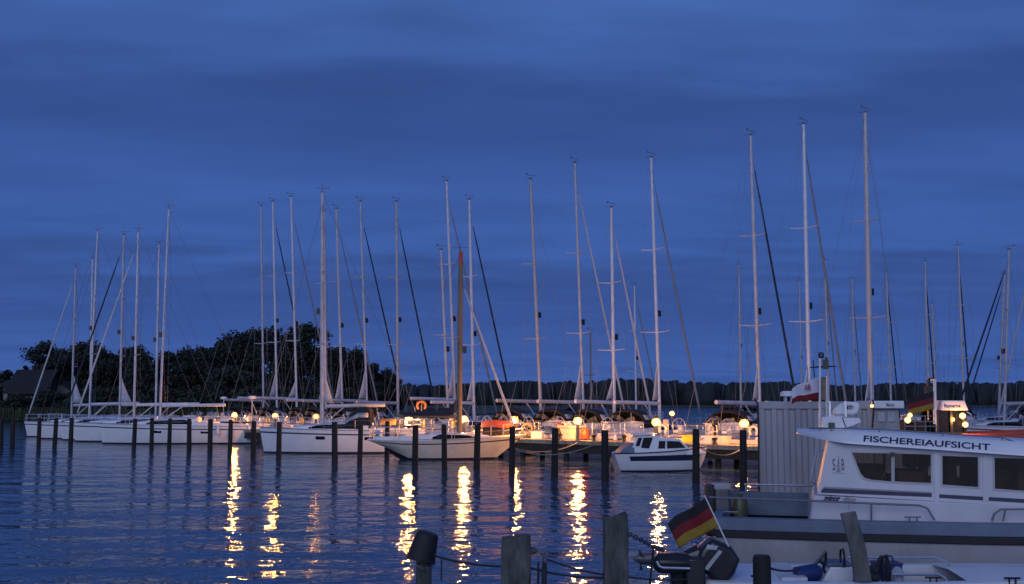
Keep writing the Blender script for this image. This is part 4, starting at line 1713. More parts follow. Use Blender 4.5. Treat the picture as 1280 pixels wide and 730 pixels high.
rl.build('railing', MT['wire'], root)
ck = MB()
ck.box((X(1152), .1, 1.75), (X(1168) - X(1138), 1.6, 1.0))
ck.build('engine_casing', MT['black'], root, bevel=.08)
for px_, py_, rr, lab in ((1137, 519, .10, ''), (1134, 525, .13, ''), (1208, 520, .13, ''), (1211, 531, .12, '')):  # left pair: lit objects given a glow, no lamps; right pair: lamps
    lm = MB()
    q = Vector((X(px_), -1.0 if px_ > 1200 else -1.45, Zr(py_)))
    lm.lathe([(rr * .3, -rr), (rr, -rr * .4), (rr, rr * .4), (rr * .3, rr)], q, 10)
    lm.build('lamp_and_lit_spot', MT['smallglow'], root)
bulb(root, (X(1204), -1.35, Zr(525)), 110.0, .08)
tag(root, 'dark rescue boat with orange collar, lit wheelhouse and white roof at right', 'rescue boat')

KD = 34.0
pc = W(1112, 520, KD)
root = empty('wheelhouse_boat', (pc.x, KD + .8, 0))
X = lambda px: W(px, 520, KD).x - pc.x
Zk = lambda py: W(1112, py, KD).z
mb = MB()
rings = []
for i in range(9):
    t = i / 8
    b_ = .95 * (.9 if t < .5 else max(.05, .9 * (1 - ((t - .5) / .5) ** 2.2)))
    half = [Vector((-1.4 + 3.8 * t, b_ * wf, z)) for z, wf in ((-.3, .5), (.1, .85), (.9 + .2 * t, 1))]
    rings.append([Vector((p.x, -p.y, p.z)) for p in reversed(half)] + half)
mb.loft(rings, False, True)
mb.build('hull', MT['white'], root)
mb = MB()
mb.loft([[r_[0], r_[-1]] for r_ in rings], False, False)
mb.build('deck', MT['deck'], root)
cb = MB()
cb.prism([(X(1093), -.75, .92), (X(1128), -.75, .92), (X(1125), -.72, Zk(511)), (X(1094), -.72, Zk(511))], (0, 1.5, 0))
co = cb.build('wheelhouse', MT['contain'], root, bevel=.03)
for a, b in ((1097, 1107), (1109.5, 1119.5)):
    wmb = MB()
    wmb.prism([(X(a), -.765, Zk(527)), (X(b), -.765, Zk(527)), (X(b) - .02, -.755, Zk(515)), (X(a) + .02, -.755, Zk(515))], (0, .012, 0))
    wmb.build('window', MT['clear'], co)
rf = MB()
rf.box((X(1111), 0, (Zk(501) + Zk(510.8)) / 2), (X(1130) - X(1092), 1.75, Zk(501) - Zk(510.8)))
ro = rf.build('roof', MT['white'], root, bevel=.03)
text('Marine', 'lettering', 'lettersgrey', ro, (X(1107), -.885, Zk(508)), (1, 0, 0), (0, 0, 1), .16, X(1117) - X(1107), .004)
tag(root, 'small grey wheelhouse boat with a flat white roof right of the container', 'motorboat')
b = MB()
q = W(1090, 507.5, 27.50)
b.lathe([(.02, -.04), (.045, -.02), (.045, .02), (.02, .04)], q, 8)
o = b.build('wall_lamp', MT['smallglow'])
tag(o, 'tiny warm lamp at the upper right corner of the grey container', 'lamp')

# ------------------------------------------------------------------ the workboat
psi = R(-15)
WD = 18.0
a0 = W(1100, 650, WD)
root = empty('workboat', (a0.x, WD + 1.25, 0), psi)
P0 = Vector((a0.x, WD, 0))          # plane of the cabin side facing us
Pg = Vector((a0.x, WD - .28, 0))    # plane of the gunwale
BW = 2.5                            # cabin half planes: y from -1.25 to 1.25


def lc(px, py, P=None):
    q = onplane(px, py, P or P0, psi)
    return Matrix.Rotation(-psi, 3, 'Z') @ (q - root.location)


YC = lc(1100, 600).y
YG = lc(1100, 650, Pg).y
# hull
mb, gw, rub = MB(), MB(), MB()
xa, xe = lc(893, 660, Pg).x, 5.6
rings, gr, rr_ = [], [], []
for i in range(21):
    t = i / 20
    hbm = -YG
    b_ = hbm * ((.90 + .1 * math.sin(PI / 2 * min(1, t / .3))) if t < .55 else max(.04, 1 - ((t - .55) / .45) ** 2.2))
    x_ = xa + (xe - xa) * t
    zg = 1.17 + .05 * t + .18 * max(0, t - .5) ** 2 * 4
    zl = zg - .19
    half = [Vector((x_ - f * t * t, b_ * wf, z)) for z, wf, f in ((-.5, .5, 1.1), (0.0, .82, .7), (.10, .86, .62), (.55, .95, .25), (zl - .115, 1.0, .05))]
    rings.append([Vector((p.x, -p.y, p.z)) for p in reversed(half)] + half)
    for lst, z0, z1, o in ((rr_, zl - .115, zl, .035), (gr, zl, zg, .0)):
        lst.append((x_, b_, z0, z1, o))
mb.loft(rings, False, False, lambda i, j: 1 if j in (3, 4, 5) else 0)
mb.face(list(reversed(rings[0])))
mb.build('hull', [MT['hullgrey'], MT['boot']], root)
for lst, nm, mm in ((rr_, 'rub_rail', 'rubber'), (gr, 'gunwale', 'gunwale')):
    m = MB()
    for s in (-1, 1):
        m.loft([[Vector((x_, s * (b_ + o), z0)), Vector((x_, s * (b_ + o), z1)), Vector((x_, s * (b_ - .16), z1 + (.0 if nm == 'rub_rail' else .015))), Vector((x_, s * (b_ - .16), z0))] for x_, b_, z0, z1, o in lst], True, True)
    x_, b_, z0, z1, o = lst[0]
    m.box((x_ - .01, 0, (z0 + z1) / 2), (.16, 2 * b_ - .33, z1 - z0))
    m.build(nm, MT[mm], root, bevel=.012)
dk = MB()
dk.loft([[Vector((x_, -(b_ - .05), z0 - .28)), Vector((x_, b_ - .05, z0 - .28))] for x_, b_, z0, z1, o in gr], False, False)
dk.build('deck', MT['bluedeck'], root)
# inner far bulwark (visible over the aft deck)
ib = MB()
ib.box(((lc(893, 650).x + lc(1010, 650).x) / 2, 1.18, 1.20), (lc(1010, 650).x - lc(893, 650).x, .06, .42))
ib.build('inner_bulwark', MT['bluedeck'], root, bevel=.01)
# cabin: outline of the side seen in the photograph, swept over the beam
up = [lc(*q) for q in ((1015, 652), (1018.5, 622), (1026, 612), (1035, 545))]
zroof = lambda x_: lc(1035, 549).z + (lc(1280, 566).z - lc(1035, 549).z) * (x_ - lc(1035, 549).x) / (lc(1280, 566).x - lc(1035, 549).x)
xR = 3.6
lowp = [lc(1011, 653), lc(1017, 619), Vector((xR + .5, 0, lc(1280, 637).z)), Vector((xR + .6, 0, lc(1280, 653).z))]
m = MB()
m.loft([[Vector((p.x, s * -YC, p.z)) for p in [Vector((lowp[0].x, 0, .85)), lowp[0], lowp[1], lowp[2], lowp[3], Vector((lowp[3].x, 0, .85))]] for s in (-1, 1)], True, True)
cabo = m.build('cabin_base', MT['cabin'], root, bevel=.015)
inn = .035
hp = [lc(1022, 618), lc(1037, 544), Vector((xR, 0, zroof(xR) + .03)), Vector((xR + .4, 0, lowp[2].z - .01))]
hp = [hp[0], hp[1], hp[2], hp[3]]
z_lo, z_hi = hp[0].z, hp[1].z


def side_y(z, off=0.0):
    return YC + inn + .06 * (z - z_lo) / (z_hi - z_lo) - off


def on_side(px, py, off=0.0):
    q = lc(px, py)
    return Vector((q.x, side_y(q.z, off), q.z))


WINDOWS = [[(1065.5, 566), (1114.5, 567), (1114.5, 602), (1090, 600), (1081, 597.5), (1076, 592)],
           [(1118.5, 567), (1164, 568.5), (1164, 604), (1118.5, 602)],
           [(1178.5, 570), (1223, 571.5), (1223, 609), (1178.5, 606)],
           [(1244, 572.5), (1300, 574), (1300, 615), (1244, 611)]]
from mathutils.geometry import tessellate_polygon
loops = [[Vector((p.x, p.z, 0)) for p in hp]] + [[Vector((on_side(*q).x, on_side(*q).z, 0)) for q in w_] for w_ in WINDOWS]
flat = [p for l_ in loops for p in l_]
tris = tessellate_polygon(loops)
m = MB()
for s in (1, -1):
    for tri in tris:
        q = [Vector((flat[k].x, s * side_y(flat[k].y), flat[k].y)) for k in tri]
        if (q[1] - q[0]).cross(q[2] - q[0]).y * s > 0:      # side_y is negative on the near side: normals point outwards
            q.reverse()
        m.face(q)
ya = -side_y(z_lo)
yb = -side_y(z_hi)
m.face([(hp[0].x, ya, hp[0].z), (hp[0].x, -ya, hp[0].z), (hp[1].x, -yb, hp[1].z), (hp[1].x, yb, hp[1].z)])
m.face([(hp[3].x, -ya, hp[3].z), (hp[3].x, ya, hp[3].z), (hp[2].x, yb, hp[2].z), (hp[2].x, -yb, hp[2].z)])
house_o = m.build('cabin', MT['cabin'], root, sharp=20)
house_o.data.polygons.foreach_set('use_smooth', [False] * len(house_o.data.polygons))
sm_ = house_o.modifiers.new('solid', 'SOLIDIFY')
sm_.thickness, sm_.offset = .024, -1
it = MB()
zf = hp[0].z + .03
it.box(((hp[0].x + xR) / 2 + .1, 0, zf), (xR - hp[0].x - .2, 2.1, .05))
for bx_, bw_, bh_, by_ in ((on_side(1094, 600).x, .5, .34, .55), (on_side(1145, 600).x, .45, .30, -.1), (on_side(1150, 600).x, .12, .62, .45), (on_side(1200, 600).x, .16, .70, .2), (on_side(1262, 600).x, .6, .36, .3), (on_side(1285, 600).x, .12, .7, -.3)):
    it.box((bx_, by_, zf + .03 + bh_ / 2), (bw_, .7, bh_))
it.build('interior', mat('cabin_interior', (.15, .095, .06), .6, var=.3, scale=4), root, bevel=.02)


def patch(pix, off, th, name, mm, parent, bevel=0.0, both=True):
    for s in ((1, -1) if both else (1,)):
        a = [on_side(x_, y_, off) for x_, y_ in pix]
        a = [Vector((p.x, p.y * s, p.z)) for p in a]
        mm_ = MB()
        mm_.prism(a, (0, th * s, 0))
        o = mm_.build(name, MT[mm], parent, bevel=bevel)
    return o


# navy recess line, vertical seam, windows with frames
patch([(1027, 612.5), (1031, 609.5), (1165, 617), (1165, 621.5), (1026, 616)], .006, .02, 'navy_stripe', 'letters', house_o)
patch([(1174, 618), (1300, 625), (1300, 630), (1174, 622.5)], .006, .02, 'navy_stripe', 'letters', house_o)
patch([(1028, 610.5), (1031, 608.3), (1165, 615.3), (1165, 617)], .012, .03, 'ledge', 'lettersgrey', house_o)


def window(pix, fr_=2.2, bar=None):
    cx_ = sum(p[0] for p in pix) / len(pix)
    cy_ = sum(p[1] for p in pix) / len(pix)
    big = [(cx_ + (x_ - cx_) * (1 + fr_ / max(8, abs(x_ - cx_))), cy_ + (y_ - cy_) * (1 + fr_ / max(8, abs(y_ - cy_)))) for x_, y_ in pix]
    fo = None
    for s in (1, -1):
        mm_ = MB()
        oi = [on_side(x_, y_, .012) for x_, y_ in pix]
        oo_ = [on_side(x_, y_, .012) for x_, y_ in big]
        k = len(pix)
        for p in (oi, oo_):
            for q in p:
                q.y *= s
        back = [q + Vector((0, .02 * s, 0)) for q in oi]
        backo = [q + Vector((0, .02 * s, 0)) for q in oo_]
        mm_.loft([back, oi, oo_, backo], True, False)
        fo = mm_.build('window', MT['hullgrey'], house_o)
        g_ = MB()
        pa_ = [on_side(x_, y_, .003) for x_, y_ in pix]
        pa_ = [Vector((q.x, q.y * s, q.z)) for q in pa_]
        g_.prism(pa_, (0, .008 * s, 0))
        g_.build('pane', MT['pane'], fo)


for w_ in WINDOWS:
    window(w_)
patch([(1168.2, 566), (1173.5, 566), (1174.5, 651), (1168.8, 651)], .02, .03, 'pillar', 'cabin', house_o, both=False)
patch([(1229, 569), (1236, 569.5), (1236, 627), (1229, 626)], .012, .03, 'pillar', 'cabin', house_o, both=False)
# handrail on the aft cabin wall
hr = MB()
q0, q1 = lc(1029, 563), lc(1015, 603)
hr.tube([(q0.x - .0, YC + .25, q0.z), (q0.x - .10, YC + .25, q0.z - .02), (q1.x - .02, YC + .25, q1.z), (q1.x + .06, YC + .25, q1.z - .05)], .018, 6)
hr.build('grab_rail', MT['steel'], root)
# roof: crowned shell with a deep brow, rounded aft overhang
rf = MB()
rings = []
xt = lc(996, 540, Vector((a0.x, WD + 1.25, 0))).x
xk = lc(1062, 556).x
for i in range(26):
    u = i / 25
    x_ = xt + (xR + .25 - xt) * (u ** 1.6)
    f = min(1, max(0.0, (x_ - xt) / (xk - xt)))
    wq = (-YC + .06) * (.10 + .90 * (1 - (1 - f) ** 2.4))
    zb = zroof(x_) - .045 + .07 * (1 - f) ** 1.5
    bh = .05 + .155 * f
    rings.append([Vector((x_, -wq, zb)), Vector((x_, -wq + .005, zb + .03)), Vector((x_, -wq + .17 * (wq / 1.31), zb + bh)), Vector((x_, -wq * .45, zb + bh + .028)), Vector((x_, 0, zb + bh + .038)),
                  Vector((x_, wq * .45, zb + bh + .028)), Vector((x_, wq - .17 * (wq / 1.31), zb + bh)), Vector((x_, wq - .005, zb + .03)), Vector((x_, wq, zb))])
rf.loft(rings, True, True)
roof_o = rf.build('roof', MT['white'], root, sharp=50)
# roof lettering, following the brow
tl, tr_ = lc(1078.5, 561.0), lc(1237.5, 568.5)
y_b = YC - .06 + .17 * .30
xd = Vector((tr_.x - tl.x, 0, zroof(tr_.x) - zroof(tl.x)))
zb = zroof(tl.x) - .045
tx = text('FISCHEREIAUFSICHT', 'lettering', 'letters', roof_o, (tl.x, YC - .055 + .018, zb + .052), xd, (0, .165, .175), .178, xd.length, .0036, .06, .003)
# roof hand rail
rl = MB()
pts = []
for px_ in (1012, 1040, 1100, 1180, 1255):
    x_ = lc(px_, 550).x
    f = min(1, max(0, (x_ - xt) / (xk - xt)))
    wq = (-YC + .06) * (.10 + .90 * (1 - (1 - f) ** 2.4))
    pts.append(Vector((x_, -wq + .22, zroof(x_) + .07 * (1 - f) ** 1.5 - .045 + .05 + .155 * f + .05)))
pts.append(pts[-1] + Vector((.18, 0, -.07)))
rl.tube(pts, .014, 6)
for q in pts[1:-1]:
    rl.tube([q, q + Vector((0, 0, -.08))], .012, 5)
rl.build('roof_rail', MT['wire'], root)
# mast foot box with the green side light
PM = Vector((a0.x, WD + .45, 0))
ms = MB()
q = [lc(x_, y_, PM) for x_, y_ in ((1027, 541), (1028, 521), (1052, 521), (1059, 541))]
ym = q[0].y
ms.prism([Vector((p.x, ym, p.z)) for p in q], (0, .8, 0))
q = [lc(x_, y_, PM) for x_, y_ in ((1053.5, 522), (1074, 522.5), (1077, 528), (1058, 535))]
ms.prism([Vector((p.x, ym + .02, p.z)) for p in q], (0, .76, 0))
mso = ms.build('mast_foot', MT['white'], root, bevel=.015)
gl_ = MB()
q = lc(1039.5, 532, PM)
gl_.box((q.x, ym - .02, q.z), (.10, .04, .10))
gl_.build('side_light', MT['green'], mso, bevel=.01)
# radar: flat open scanner housing on two lit posts
PRd = Vector((a0.x, WD + .62, 0))
rd = MB()
q0, q1 = lc(1037, 520, PRd), lc(1074, 502.5, PRd)
yr = q0.y
qx = [lc(x_, y_, PRd) for x_, y_ in ((1042, 519), (1041, 511), (1048, 506), (1052, 504), (1060, 502), (1073, 502.5), (1075, 508), (1072, 517), (1066, 519))]
rd.prism([Vector((p.x, yr, p.z)) for p in qx], (0, .42, 0))
rdo = rd.build('radar_scanner', MT['white'], root, bevel=.03)
q = lc(1055.5, 511.5, PRd)
q2 = lc(1067, 511.5, PRd)
text('marine', 'lettering', 'letters', rdo, (q.x, yr - .004, q.z), (1, 0, 0), (0, 0, 1), .13, q2.x - q.x, .004, .1)
for px_ in (1037, 1056.5):
    st = MB()
    q, q2 = lc(px_, 501.5, PRd), lc(px_, 521, PRd)
    st.box((q.x, yr - .06, (q.z + q2.z) / 2), (.035, .035, q.z - q2.z))
    st.build('radar_bracket', MT['steel'], rdo)
st = MB()
q = lc(1046, 520, PRd)
st.box((q.x, yr + .2, q.z), (.22, .3, .06))
st.build('radar_foot', MT['white'], rdo, bevel=.01)
# signal mast on the roof
mm2 = MB()
q = lambda y_, x_=1025: Vector((lc(x_, y_, PM).x, ym + .15, lc(x_, y_, PM).z))
mm2.tube([q(541), q(446)], .020, 7)
mm2.tube([q(541, 1033), q(520, 1033.5), q(470, 1033)], .018, 6)
mo = mm2.build('signal_mast', MT['white'], root)
b = MB()
b.tube([q(500, 1029.5), q(471, 1029.5)], .045, 8)
b.build('canister', MT['tan'], mo)
b = MB()
b.lathe([(.03, -.05), (.05, -.03), (.045, .03), (.02, .05)], q(443.5, 1026.5), 10)
b.tube([q(459, 1012), q(458, 1030), q(457.5, 1047)], [.008, .02, .006], 6)
b.box(q(455, 1032), (.10, .06, .16))
b.tube([q(446, 1033), q(452, 1033)], .02, 6)
b.tube([q(471, 1018), q(450, 1016.5)], .010, 5)
b.build('antenna', MT['blackp'], mo)
# flag flown from that mast
hb_w = lambda x_, y_: W(x_, y_, WD + .95)
fro, fcl, fgr = flag('boat_flag', hb_w(1024, 471), hb_w(1024, 500), hb_w(989, 492) - hb_w(1024, 485.5), [(.68, 'flagwhite'), (1, 'flagred')],
                     'white and red flag flying left from the workboat mast', wav=.045, taper=.45, sagz=.06)
g0 = fgr[14][7]
text('AR', 'lettering', 'lettersred', fcl, Vector((hb_w(1005, 490).x - hb_w(1024, 500).x, -.06, hb_w(1005, 487.5).z - hb_w(1024, 500).z)), (1, 0, .10), (0, 0, 1), .12, hb_w(1014, 480).x - hb_w(1005.5, 480).x, .004)
# emblem on the cabin side
em = empty('emblem')
em.parent = house_o
pS = on_side(1040.6, 588, .005)
pB = on_side(1051.6, 588, .005)
sw = on_side(1044, 588).x - on_side(1040.6, 588).x
text('S', 'lettering', 'letters', em, pS, (1, 0, 0), (0, .06, .9), .265, sw, .0)
text('B', 'lettering', 'letters', em, pB, (1, 0, 0), (0, .06, .9), .265, sw, .0)
ew = MB()
pix = [(1045.2, 590.5), (1046.6, 585), (1046.9, 577), (1048.3, 569), (1049.4, 577), (1049.6, 585), (1051.2, 590.5)]
a = [on_side(x_, y_, .004) for x_, y_ in pix]
ew.prism(a, (0, .004, 0))
ew.prism([on_side(x_, y_, .004) for x_, y_ in ((1040, 591), (1056, 591.6), (1056, 592.3), (1040, 591.7))], (0, .004, 0))
ew.build('tower_mark', MT['lettersgrey'], em)
q0, q1 = lc(1027.5, 627.0), lc(1050.5, 627.0)
text('minor', 'lettering', 'letters', cabo, (lc(1030, 626).x, YC - .004, lc(1030, 626.3).z), (1, 0, -.02), (0, 0, 1), .145, lc(1050.5, 627).x - lc(1030, 627).x, .008, .3)
sw_ = MB()
sw_.prism([Vector((lc(x_, y_).x, YC - .004, lc(x_, y_).z)) for x_, y_ in ((1026, 626), (1031, 624.2), (1032, 625.8))], (0, .003, 0))
sw_.build('swoosh', MT['letters'], cabo)
text('offshore', 'lettering', 'lettersgrey', cabo, (lc(1053.5, 626).x, YC - .004, lc(1053.5, 627.0).z), (1, 0, -.02), (0, 0, 1), .12, lc(1069, 627).x - lc(1053.5, 627).x, .004, .3)
# side rails
sr = MB()
gq = lambda px_, py_: Vector((lc(px_, py_, Pg).x, YG + .09, lc(px_, py_, Pg).z))
sr.tube([gq(886, 622), gq(1011, 626.5), gq(1090, 630), gq(1150, 632.5), gq(1160, 636), gq(1169, 651)], .017, 7)
for px_, y0_ in ((1011, 626.5), (1089.5, 630)):
    sr.tube([gq(px_, y0_), gq(px_, 652)], .018, 6)
sr.tube([gq(905, 640.5), gq(922, 641)], .018, 6)
sr.tube([gq(1241, 652), gq(1244, 643), gq(1252, 637.5), gq(1300, 637)], .017, 7)
sr.tube([gq(1258, 637.3), gq(1255, 652)], .015, 6)
sr.build('side_rail', MT['wire'], root)
fr2 = MB()
PF = Vector((a0.x, WD + 2.4, 0))
fq = lambda px_, py_: Vector((lc(px_, py_, PF).x, 1.22, lc(px_, py_, PF).z))
fr2.tube([fq(930, 606), fq(1016, 608)], .02, 6)
fr2.tube([fq(946, 627), fq(985, 629)], .015, 6)
for px_ in (932, 960, 1000):
    fr2.tube([fq(px_, 606.5), fq(px_, 633)], .016, 6)
fr2.build('far_rail', MT['steel'], root)
cl_ = MB()
c1, c2 = gq(1131, 647), gq(1152, 647)
cl_.tube([c1, c2], .012, 6)
for f in (.3, .75):
    cc = c1.lerp(c2, f)
    cl_.tube([cc, cc + Vector((0, 0, -.07))], .014, 6)
cl_.build('cleat', MT['wire'], root)
wp = MB()
for (xa_, xb_, yy_) in ((1117, 1103, 598),):
    p0_, p1_ = on_side(xa_ - 1, 568, .03), on_side(xb_, yy_, .03)
    wp.tube([p0_, p1_], .008, 5)
    wp.box(p0_, (.06, .03, .06))
wp.build('wiper', MT['blackp'], root)
sm2 = MB()
for px_ in (1060.5,):
    sm2.prism([Vector((lc(px_, 640).x, YC - .004, lc(px_, 622).z)), Vector((lc(px_ + .5, 640).x, YC - .004, lc(px_, 622).z)), Vector((lc(px_ + .5, 640).x, YC - .004, lc(px_, 651).z)), Vector((lc(px_, 640).x, YC - .004, lc(px_, 651).z))], (0, .003, 0))
sm2.build('panel_seam', MT['lettersgrey'], root)
tag(root, 'white fishery patrol workboat with dark windows and blue grey gunwale at right', 'workboat')
workboat = root
# things on the workboat's deck
zdeck = 1.17 - .19 - .28


def onstern(px, yloc, z=None):
    q = lc(px, 640, Vector((a0.x, WD + 1.25 + yloc, 0)))
    return workboat.matrix_basis @ Vector((q.x, yloc, zdeck if z is None else z))


bpy.context.view_layer.update()
b = MB()
b.lathe([(.11, 0), (.13, .03), (.135, .56), (.10, .64), (.05, .67), (.05, .72)], n=14)
o = b.build('gas_cylinder', MT['olive'])
o.location = onstern(925, .55)
tag(o, 'olive green cylinder standing on the workboat stern', 'cylinder')
b = MB()
b.lathe([(.02, -.01), (.06, 0), (.06, .05), (.02, .07)], n=10)
root = empty('outboard_motor', onstern(902, .35))
b = MB()
b.box((0, 0, .42), (.26, .30, .84))
b.build('shaft_housing', MT['lampmetal'], root, bevel=.04)
b = MB()
b.box((0, 0, .86), (.30, .32, .12))
b.build('cowl', MT['hullgrey'], root, bevel=.03)
b = MB()
b.box((-.22, 0, .45), (.14, .26, .9))
b.build('bracket', MT['blackp'], root, bevel=.02)
tag(root, 'white and black motor housing standing at the workboat stern', 'motor')
b = MB()
random.seed(4)
for k in range(26):
    c = Vector((random.gauss(0, .18), random.gauss(0, .14), .06 + abs(random.gauss(0, .09))))
    pts = []
    for i in range(9):
        a = i / 9 * 2 * PI
        pts.append(c + Vector((math.cos(a) * random.uniform(.1, .2), math.sin(a) * random.uniform(.08, .16), random.uniform(-.04, .05))))
    b.tube(pts, .022, 5, closed=True)
o = b.build('net_heap', MT['black'])
o.location = onstern(888, .2, 1.18)
o.location.z = 1.20
tag(o, 'heap of dark netting draped on the workboat stern rail', 'net')
b = MB()
b.lathe([(.03, -.16), (.12, -.12), (.16, 0), (.12, .12), (.04, .17)], n=12)
b.tube([(0, 0, .16), (.06, 0, .24), (.12, .05, .18)], .018, 5)
o = b.build('buoy', MT['tan'])
o.location = onstern(884, .1, 1.42)
tag(o, 'round tan float lying on the dark net heap at the stern', 'float')
rope(W(1258, 645, WD - .25), W(1300, 650, WD - .2), .03, .05, 'rubber', 'black coiled hose on the workboat side rail at the right edge', 'hose', 'hose')

# ------------------------------------------------------------------ small open boat in the foreground
SD = 15.3
c0 = W(1120, 700, SD)
root = empty('open_motorboat', (c0.x, SD, 0), R(-3))
xs, xe = W(868, 700, SD).x - c0.x, 3.1
mb, rim = MB(), MB()
rings, rims, inner = [], [], []
NB = 24
for i in range(NB + 1):
    t = i / NB
    b_ = .88 * ((.88 + .12 * math.sin(PI / 2 * min(1, t / .4))) if t < .45 else max(.03, 1 - ((t - .45) / .55) ** 2.3))
    S = .74 + .20 * max(0, t - .25) ** 2
    x_ = xs + (xe - xs) * t
    half = [Vector((x_ - f * t * t, b_ * wf, z)) for z, wf, f in ((-.25, .5, .8), (.08, .85, .45), (.45, .96, .15), (S, 1, 0))]
    rings.append([Vector((p.x, -p.y, p.z)) for p in reversed(half)] + half)
    iw = max(.01, b_ - .17)
    rims.append([[Vector((x_, s * (b_ + .03), S - .05)), Vector((x_, s * (b_ + .025), S + .015)), Vector((x_, s * (b_ - .05), S + .03)), Vector((x_, s * iw, S + .02)), Vector((x_, s * iw * .98, S - .25))] for s in (-1, 1)])
    inner.append([Vector((x_, -iw, S - .24)), Vector((x_, iw, S - .24))])
mb.loft(rings, False, False, lambda i, j: 0)
mb.face(list(reversed(rings[0])))
mb.build('hull', MT['white'], root)
for s in (0, 1):
    rim.loft([r_[s] for r_ in rims], False, False)
rim.build('gunwale', MT['white'], root, solid=.01)
fl = MB()
fl.loft(inner, False, False)
fl.build('floor', MT['deck'], root)
fdk = MB()
k0 = int(NB * .62)
fdk.loft([[r_[0] + Vector((0, .05, .02)), (r_[0] + r_[-1]) / 2 + Vector((0, 0, .07)), r_[-1] + Vector((0, -.05, .02))] for r_ in rings[k0:]], False, False)
fdk.build('foredeck', MT['white'], root)
adk = MB()
adk.loft([[r_[0] + Vector((0, .05, .025)), (r_[0] + r_[-1]) / 2 + Vector((0, 0, .05)), r_[-1] + Vector((0, -.05, .025))] for r_ in rings[:6]], False, False)
adk.build('aft_deck', MT['white'], root)
PB = Vector((c0.x, SD - .25, 0))
bl = lambda px_, py_, P=PB: Matrix.Rotation(R(3), 3, 'Z') @ (onplane(px_, py_, P, R(-3)) - root.location)
q = [bl(x_, y_) for x_, y_ in ((1021, 734), (1038, 708.5), (1066, 708.5), (1066, 734))]
cn = MB()
cn.prism([Vector((p.x, -.3, p.z)) for p in q], (0, .55, 0))
cno = cn.build('console', MT['white'], root, bevel=.02)
q = bl(1050, 706)
cn = MB()
cn.box((q.x, -.02, q.z), (.34, .5, .03))
cn.build('console_top', MT['bluedeck'], cno, bevel=.008)
ws = MB()
q = [Vector((bl(x_, y_).x, -.2, bl(x_, y_).z)) for x_, y_ in ((1013, 714), (1034, 690), (1033, 700), (1030, 712), (1033, 717))]
ws.tube([q[0], q[1], q[2], q[3], q[4]], .022, 6)
ws.tube([q[0], q[3]], .02, 6)
ws.tube([bl(1024, 701) * 1, bl(1031, 706)], .02, 6)
ws.build('folding_frame', MT['blackp'], root)
sw2 = MB()
sw2.torus(tuple(bl(1053, 697)), .12, .016, 'x', 14, 5)
sw2.build('steering_wheel', MT['blackp'], cno)
for pl in (((1060, 697), (1170, 697), (1184, 703), (1190, 708), .45), ((1115, 718), (1172, 718), (1180, 722), (1186, 731), -.55)):
    PR_ = Vector((c0.x, SD + pl[4], 0))
    rr2 = MB()
    pts = [bl(x_, y_, PR_) for x_, y_ in pl[:4]]
    rr2.tube([Vector((pts[0].x, pts[0].y, pts[0].z - .12))] + pts, .02, 6)
    rr2.build('hand_rail', MT['steel'], root)
tag(root, 'small white open motorboat with console and rails at the lower right', 'motorboat')
smallboat = root

bn = MB()
q = bl(985, 716)
bn.box((q.x, 0, q.z - .02), (.34, 1.36, .05))
bn.build('thwart', MT['deck'], root, bevel=.01)
for px_, sgn in ((940, -1), (1150, -1), (1245, -1)):
    cq = MB()
    q = bl(px_, 722)
    cq.tube([(q.x - .10, sgn * .80, .84), (q.x + .10, sgn * .80, .84)], .014, 6)
    for dx2 in (-.04, .04):
        cq.tube([(q.x + dx2, sgn * .80, .74), (q.x + dx2, sgn * .80, .84)], .013, 5)
    cq.build('cleat', MT['blackp'], root)

# outboard motor tilted up at its stern
PO = W(895, 700, 14.9)
root = empty('outboard_motor', PO)
rot = Matrix.Rotation(R(28), 3, 'Y')
b = MB()
prof = [(-.26, -.20), (.20, -.24), (.27, -.05), (.25, .16), (.08, .25), (-.20, .23), (-.28, .05)]


def ring_at(y_, k):
    return [rot @ Vector((x_ * k, y_, z_ * k)) for x_, z_ in prof]


b.loft([ring_at(-.20, .80), ring_at(-.16, .96), ring_at(0, 1.02), ring_at(.16, .96), ring_at(.20, .80)], True, True)
co = b.build('cowl', MT['blackp'], root, bevel=.02)
b = MB()
b.prism([rot @ Vector(p) for p in ((-.13, -.206, -.16), (-.08, -.206, -.16), (-.02, -.206, .14), (-.07, -.206, .14))], (0, .02, 0))
b.prism([rot @ Vector(p) for p in ((-.23, -.206, .07), (-.10, -.206, .12), (-.10, -.206, .18), (-.23, -.206, .13))], (0, .02, 0))
b.build('silver_trim', MT['steel'], co)
b = MB()
b.tube([rot @ Vector((-.22, 0, -.05)), Vector((-.5, 0, -.02)), Vector((-.78, 0, .02))], [.15, .10, .08], 10)
b.build('shaft_housing', MT['blackp'], root)
b = MB()
b.box((-.42, .02, -.18), (.34, .30, .50))
b.build('bracket', MT['blackp'], root, bevel=.04)
b = MB()
b.tube([Vector((-.80, 0, .02)), Vector((-.98, 0, .02)), Vector((-1.08, 0, .02))], [.085, .075, .02], 10)
for k in range(3):
    a = k * 2 * PI / 3 + .4
    b.prism([Vector((-1.0, math.cos(a) * .05, .02 + math.sin(a) * .05)), Vector((-.96, math.cos(a + .3) * .16, .02 + math.sin(a + .3) * .16)), Vector((-1.02, math.cos(a - .3) * .16, .02 + math.sin(a - .3) * .16))], (.012, 0, 0))
b.build('propeller', MT['lampmetal'], root)
tag(root, 'black outboard motor tilted up under the German flag in the foreground', 'outboard motor')

